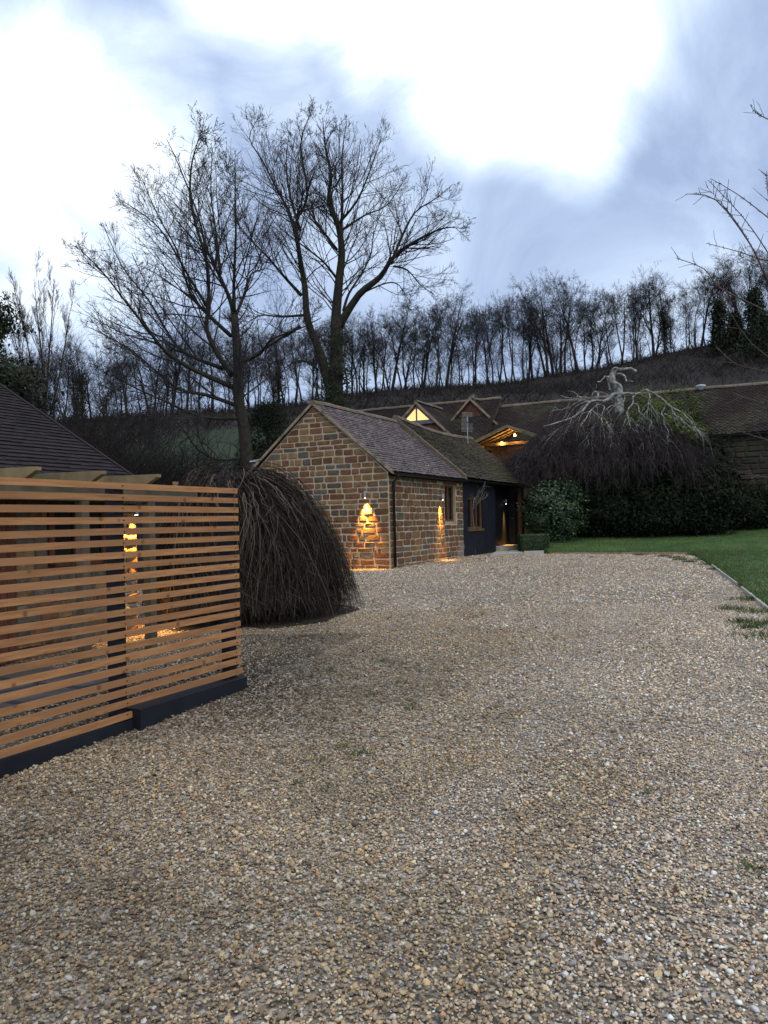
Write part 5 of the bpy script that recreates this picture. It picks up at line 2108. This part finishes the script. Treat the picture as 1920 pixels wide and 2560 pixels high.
# lit timber canopy
ca = at(1266, 1064, 32)
can = thing('timber_canopy', 'lit timber garden canopy glowing orange under its gabled roof', 'canopy', (ca.x, ca.y, .2))
hw, dp_ = 1.55, 2.6
zc = ca.z
for sg in (-1, 1):
    e0 = ca + A_ * sg * hw - Z * .62
    mb = MB(); mb.box(e0 - Z * .09, B_ * .05, ca - e0, Z * .13); mb.build('bargeboard', M['oak_light'], can)
    mb = MB(); mb.hexa([e0 + B_ * .06, ca + B_ * .06, ca + B_ * dp_, e0 + B_ * dp_, e0 + B_ * .06 + Z * .05, ca + B_ * .06 + Z * .05, ca + B_ * dp_ + Z * .05, e0 + B_ * dp_ + Z * .05])
    mb.build('roof_boards', M['oak_light'], can)
    for k in range(4):
        q = e0 + B_ * (.4 + k * .6) - Z * .08
        mb = MB(); mb.box(q, B_ * .07, ca - e0, Z * .075); mb.build('rafter', M['oak_light'], can)
    for bb in (.1, dp_ - .15):
        mb = MB(); mb.box(e0 + B_ * bb - A_ * (sg * .12 + .06) - Z * 2.6, A_ * .12, B_ * .12, Z * 2.5); mb.build('post', M['oak_light'], can)
    mb = MB(); mb.box(e0 + B_ * .08 - A_ * (sg * .12 + .05) - Z * .16, B_ * (dp_ - .1), A_ * .1, Z * .12); mb.build('wall_plate', M['oak_light'], can)
mb = MB(); mb.box(ca + A_ * -1.45 + B_ * 1.2 - Z * .66, A_ * 2.9, B_ * .1, Z * .12); mb.build('tie_beam', M['oak_light'], can)
mb = MB(); mb.box(ca + A_ * -1.5 + B_ * (dp_ + .01) - Z * 2.9, A_ * 3.0, B_ * .06, Z * 2.3); mb.build('rear_boarding', M['oak_light'], can)
for i, (px, py, dd) in enumerate(((1287, 1088, 1.0), (1254, 1108, 1.4))):
    p = at(px, py, 32 + dd)
    t_ = thing('festoon_bulb', ('warm bulb hanging under the right slope of the timber canopy', 'warm bulb hanging low on the left side of the timber canopy')[i], 'bulb', p, 'bulbs under the canopy')
    mb = MB(); mb.tube([p - Z * .05, p - Z * .03, p + Z * .02, p + Z * .05], [.01, .04, .035, .015], 10); mb.build('glass_bulb', M['bulb'], t_, smooth=True)
    mb = MB(); mb.tube([p + Z * .05, p + Z * .3], [.012, .006], 6); mb.build('cord', M['black'], t_)
    ld = bpy.data.lights.new('bulb_light', 'POINT'); ld.energy = 16; ld.color = (1, .48, .12); ld.shadow_soft_size = .045
    lo_ = bpy.data.objects.new('bulb_light', ld); COL.objects.link(lo_); lo_.parent = t_; lo_.location = (0, -.1, -.02)

# aerial behind the outbuilding ridge
ae = H(9.9, 2.6, 2.4)
aer = thing('tv_aerial', 'grid television aerial on a steel mast above the mossy roof', 'aerial', ae)
top = at(1168, 1045, ae.y)
bot = Vector((top.x, top.y, 2.2))
mb = MB(); mb.tube([bot, top + Z * .05], [.018, .016], 8); mb.build('mast', M['steel'], aer)
fx_, fz = Vector((.95, .3, 0)).normalized(), Z
for (px, wv) in ((1154, 0), (1182, 1)):
    c = at(px, 1031, ae.y); d = at(px - 1 + 2 * wv - 1, 1080, ae.y)
    mb = MB(); mb.tube([c, d], [.011, .011], 6); mb.build('frame_rail', M['black'], aer)
for k in range(15):
    a = at(1154 - k * .06, 1032 + k * 3.3, ae.y); b_ = at(1183, 1032.5 + k * 3.3, ae.y)
    mb = MB(); mb.tube([a, b_], [.006, .006], 5); mb.build('rod', M['steel'], aer, origin=a)
a = at(1168, 1056, ae.y)
mb = MB(); mb.tube([a, a + Vector((.1, -.35, .05))], [.014, .014], 6); mb.build('boom', M['black'], aer)
mb = MB(); mb.box(a + Vector((.02, -.38, -.08)), (.16, 0, 0), (0, .06, 0), (0, 0, .2)); mb.build('dipole_box', M['black'], aer)
p = at(1212, 1000, 60)
mb = MB(); mb.tube([Vector((p.x, p.y, tz(p.x, 60) - .3)), at(1212, 960, 60)], [.11, .09], 8)
tag(mb.build('telegraph_pole', M['bark']), 'short wooden pole standing on the slope behind the farmhouse', 'pole')
# white edged lean-to glimpsed left of the gable
p0, p1 = at(624, 1155, 24.5), at(654, 1149, 24.5)
mb = MB(); mb.box(p0, p1 - p0 + Vector((.4, .1, 0)), Vector((0, 1.2, 0)), Z * .05)
le = thing('garden_lean_to', 'white edged flat roof beside the outbuilding gable', 'lean-to', (p0.x, p0.y, gz(24)))
mb.build('roof', M['white'], le)
for dx in (.05, .7):
    mb = MB(); mb.box(Vector((p0.x + dx, p0.y + .1, gz(24))), (.08, 0, 0), (0, .08, 0), (0, 0, p0.z - gz(24) + .02)); mb.build('post', M['greywood'], le)

# board fence beyond the mound
bf = thing('board_fence', 'dark board fence between the pergola and the weeping mound', 'fence', (-5.5, 16.5, gz(16.5)))
for k in range(28):
    q = Vector((-6.4 + k * .152, 16.6 + k * .02, gz(16.6) - .05))
    mb = MB(); mb.box(q, (.145, .02, 0), (0, .02, 0), (0, 0, 2.02 + random.uniform(-.01, .01))); mb.build('board', M['blue'], bf, origin=q)
for k in range(3):
    q = Vector((-6.3 + k * 1.9, 16.55 + k * .25, gz(16.6) - .05))
    mb = MB(); mb.box(q - Vector((0, .1, 0)), (.1, 0, 0), (0, .1, 0), (0, 0, 2.2)); mb.build('post', M['oak_light'], bf)

# ------------------------------------------------------------------ drive edging
random.seed(101)


def edging(label, p, q, wd, h, m_, lift=0):
    p, q = Vector(p), Vector(q)
    d = (q - p).normalized()
    s_ = Vector((-d.y, d.x, 0)).normalized()
    mb_ = MB()
    a, b_ = Vector((p.x, p.y, gz(p.y) - .06 + lift)), Vector((q.x, q.y, gz(q.y) - .06 + lift))
    mb_.hexa([a, b_, b_ + s_ * wd, a + s_ * wd, a + Z * (h + .06), b_ + Z * (h + .06), b_ + s_ * wd + Z * (h + .06), a + s_ * wd + Z * (h + .06)])
    ob = mb_.build('edging_board', m_, origin=a)
    return tag(ob, label, 'edging', 'edging of the lawn')


edging('straight timber edging along the far end of the drive', (5.02, 24.39, 0), (6.9, 23.526, 0), .04, .05, M['sleeper'])
edging('timber edging with grass creeping over at the far corner of the lawn', (6.92, 23.517, 0), (8.7, 22.7, 0), .04, .05, M['sleeper'])
edging('pale kerb edging along the angled side of the lawn', (lawn_left(18) - .03, 18, 0), (lawn_left(14.4) - .03, 14.4, 0), .045, .05, M['slab'])
p = Vector((lawn_left(14.3), 14.3, 0))
edging('timber board stepping into the lawn from the kerb', p, p + Vector((2.6, -.03, 0)), .035, .062, M['sleeper'])
edging('pale kerb edging below the step in the lawn', (lawn_left(13.9) - .03, 13.9, 0), (lawn_left(9) - .03, 9, 0), .045, .045, M['slab'])

# ------------------------------------------------------------------ tufts of grass in the gravel
TUFT = [(898, 1512), (820, 1676), (925, 1738), (1028, 1752), (830, 1775), (900, 1885), (748, 1960), (815, 1970), (1003, 1706), (1120, 1680), (705, 1620), (955, 1655),
        (890, 1690), (1150, 1922), (1630, 1980), (1880, 2178), (860, 1870), (1025, 1773), (1480, 1394), (1230, 1424), (1290, 1420), (1180, 1545), (810, 1900), (1000, 1660)]
BIGT = [(1870, 1500, .16), (1905, 1497, .15), (1830, 1523, .12), (1895, 1530, .14), (1860, 1556, .1), (1880, 1570, .1), (1905, 1593, .16), (1660, 1391, .12), (1690, 1395, .12), (1740, 1388, .14), (1755, 1400, .12),
        (1725, 1405, .1), (1770, 1412, .12), (1700, 1400, .1), (1790, 1424, .1), (1600, 1388, .1), (1915, 1560, .12)]
for i, (a, c) in enumerate(TUFT):
    p = gp(a, c)
    n = int(RNG.integers(22, 60))
    P = np.array(p) + RNG.normal(0, 1, (n, 3)) * np.array((.05, .05, 0)) * RNG.uniform(.6, 1.7)
    V, Fq, T = blades(P + np.array((0, 0, .004)), .035, .0035, .9)
    o = numesh('grass_tuft', V - np.array(p), Fq, M['blade'], col=T)
    o.location = p
    tag(o, 'tiny tuft of grass growing up through the gravel', 'grass tuft', 'tufts in the gravel')
for i, (a, c, r) in enumerate(BIGT):
    p = gp(a, c)
    n = 150
    P = np.array(p) + RNG.normal(0, 1, (n, 3)) * np.array((r, r * .8, 0))
    V, Fq, T = blades(P, .07, .006, .7)
    o = numesh('grass_tuft', V - np.array(p), Fq, M['blade'], col=T)
    o.location = p
    tag(o, 'larger grass clump spreading from the lawn edge into the gravel', 'grass tuft', 'clumps along the lawn edge')

# ------------------------------------------------------------------ fallen leaves on the gravel
n = 420
lx_, ly_ = [], []
while len(lx_) < n:
    y = random.uniform(3, 17)
    e_ = abs(random.gauss(0, 1.0))
    x = (-1.35 + (y - 7.8) * .49) + e_ if random.random() < .7 else random.uniform(-.5 * y, .5 * y)
    if x < lawn_left(y) - .1:
        lx_.append(x); ly_.append(y)
P = np.array([(a, c, gz(c) + gbump(a, c) + .012) for a, c in zip(lx_, ly_)])
V, Fq, T = leaf_mesh(P, np.tile([0, 0, 1.0], (n, 1)), .022, .55, .3)
M['dead_leaf'] = mat('dead_leaf', (.07, .035, .016), (.13, .07, .03), 6, .8, tint=(.03, .018, .01))
tag(numesh('fallen_leaves', V, Fq, M['dead_leaf'], col=T), 'small dead brown leaves scattered over the gravel', 'leaves', kind='stuff')
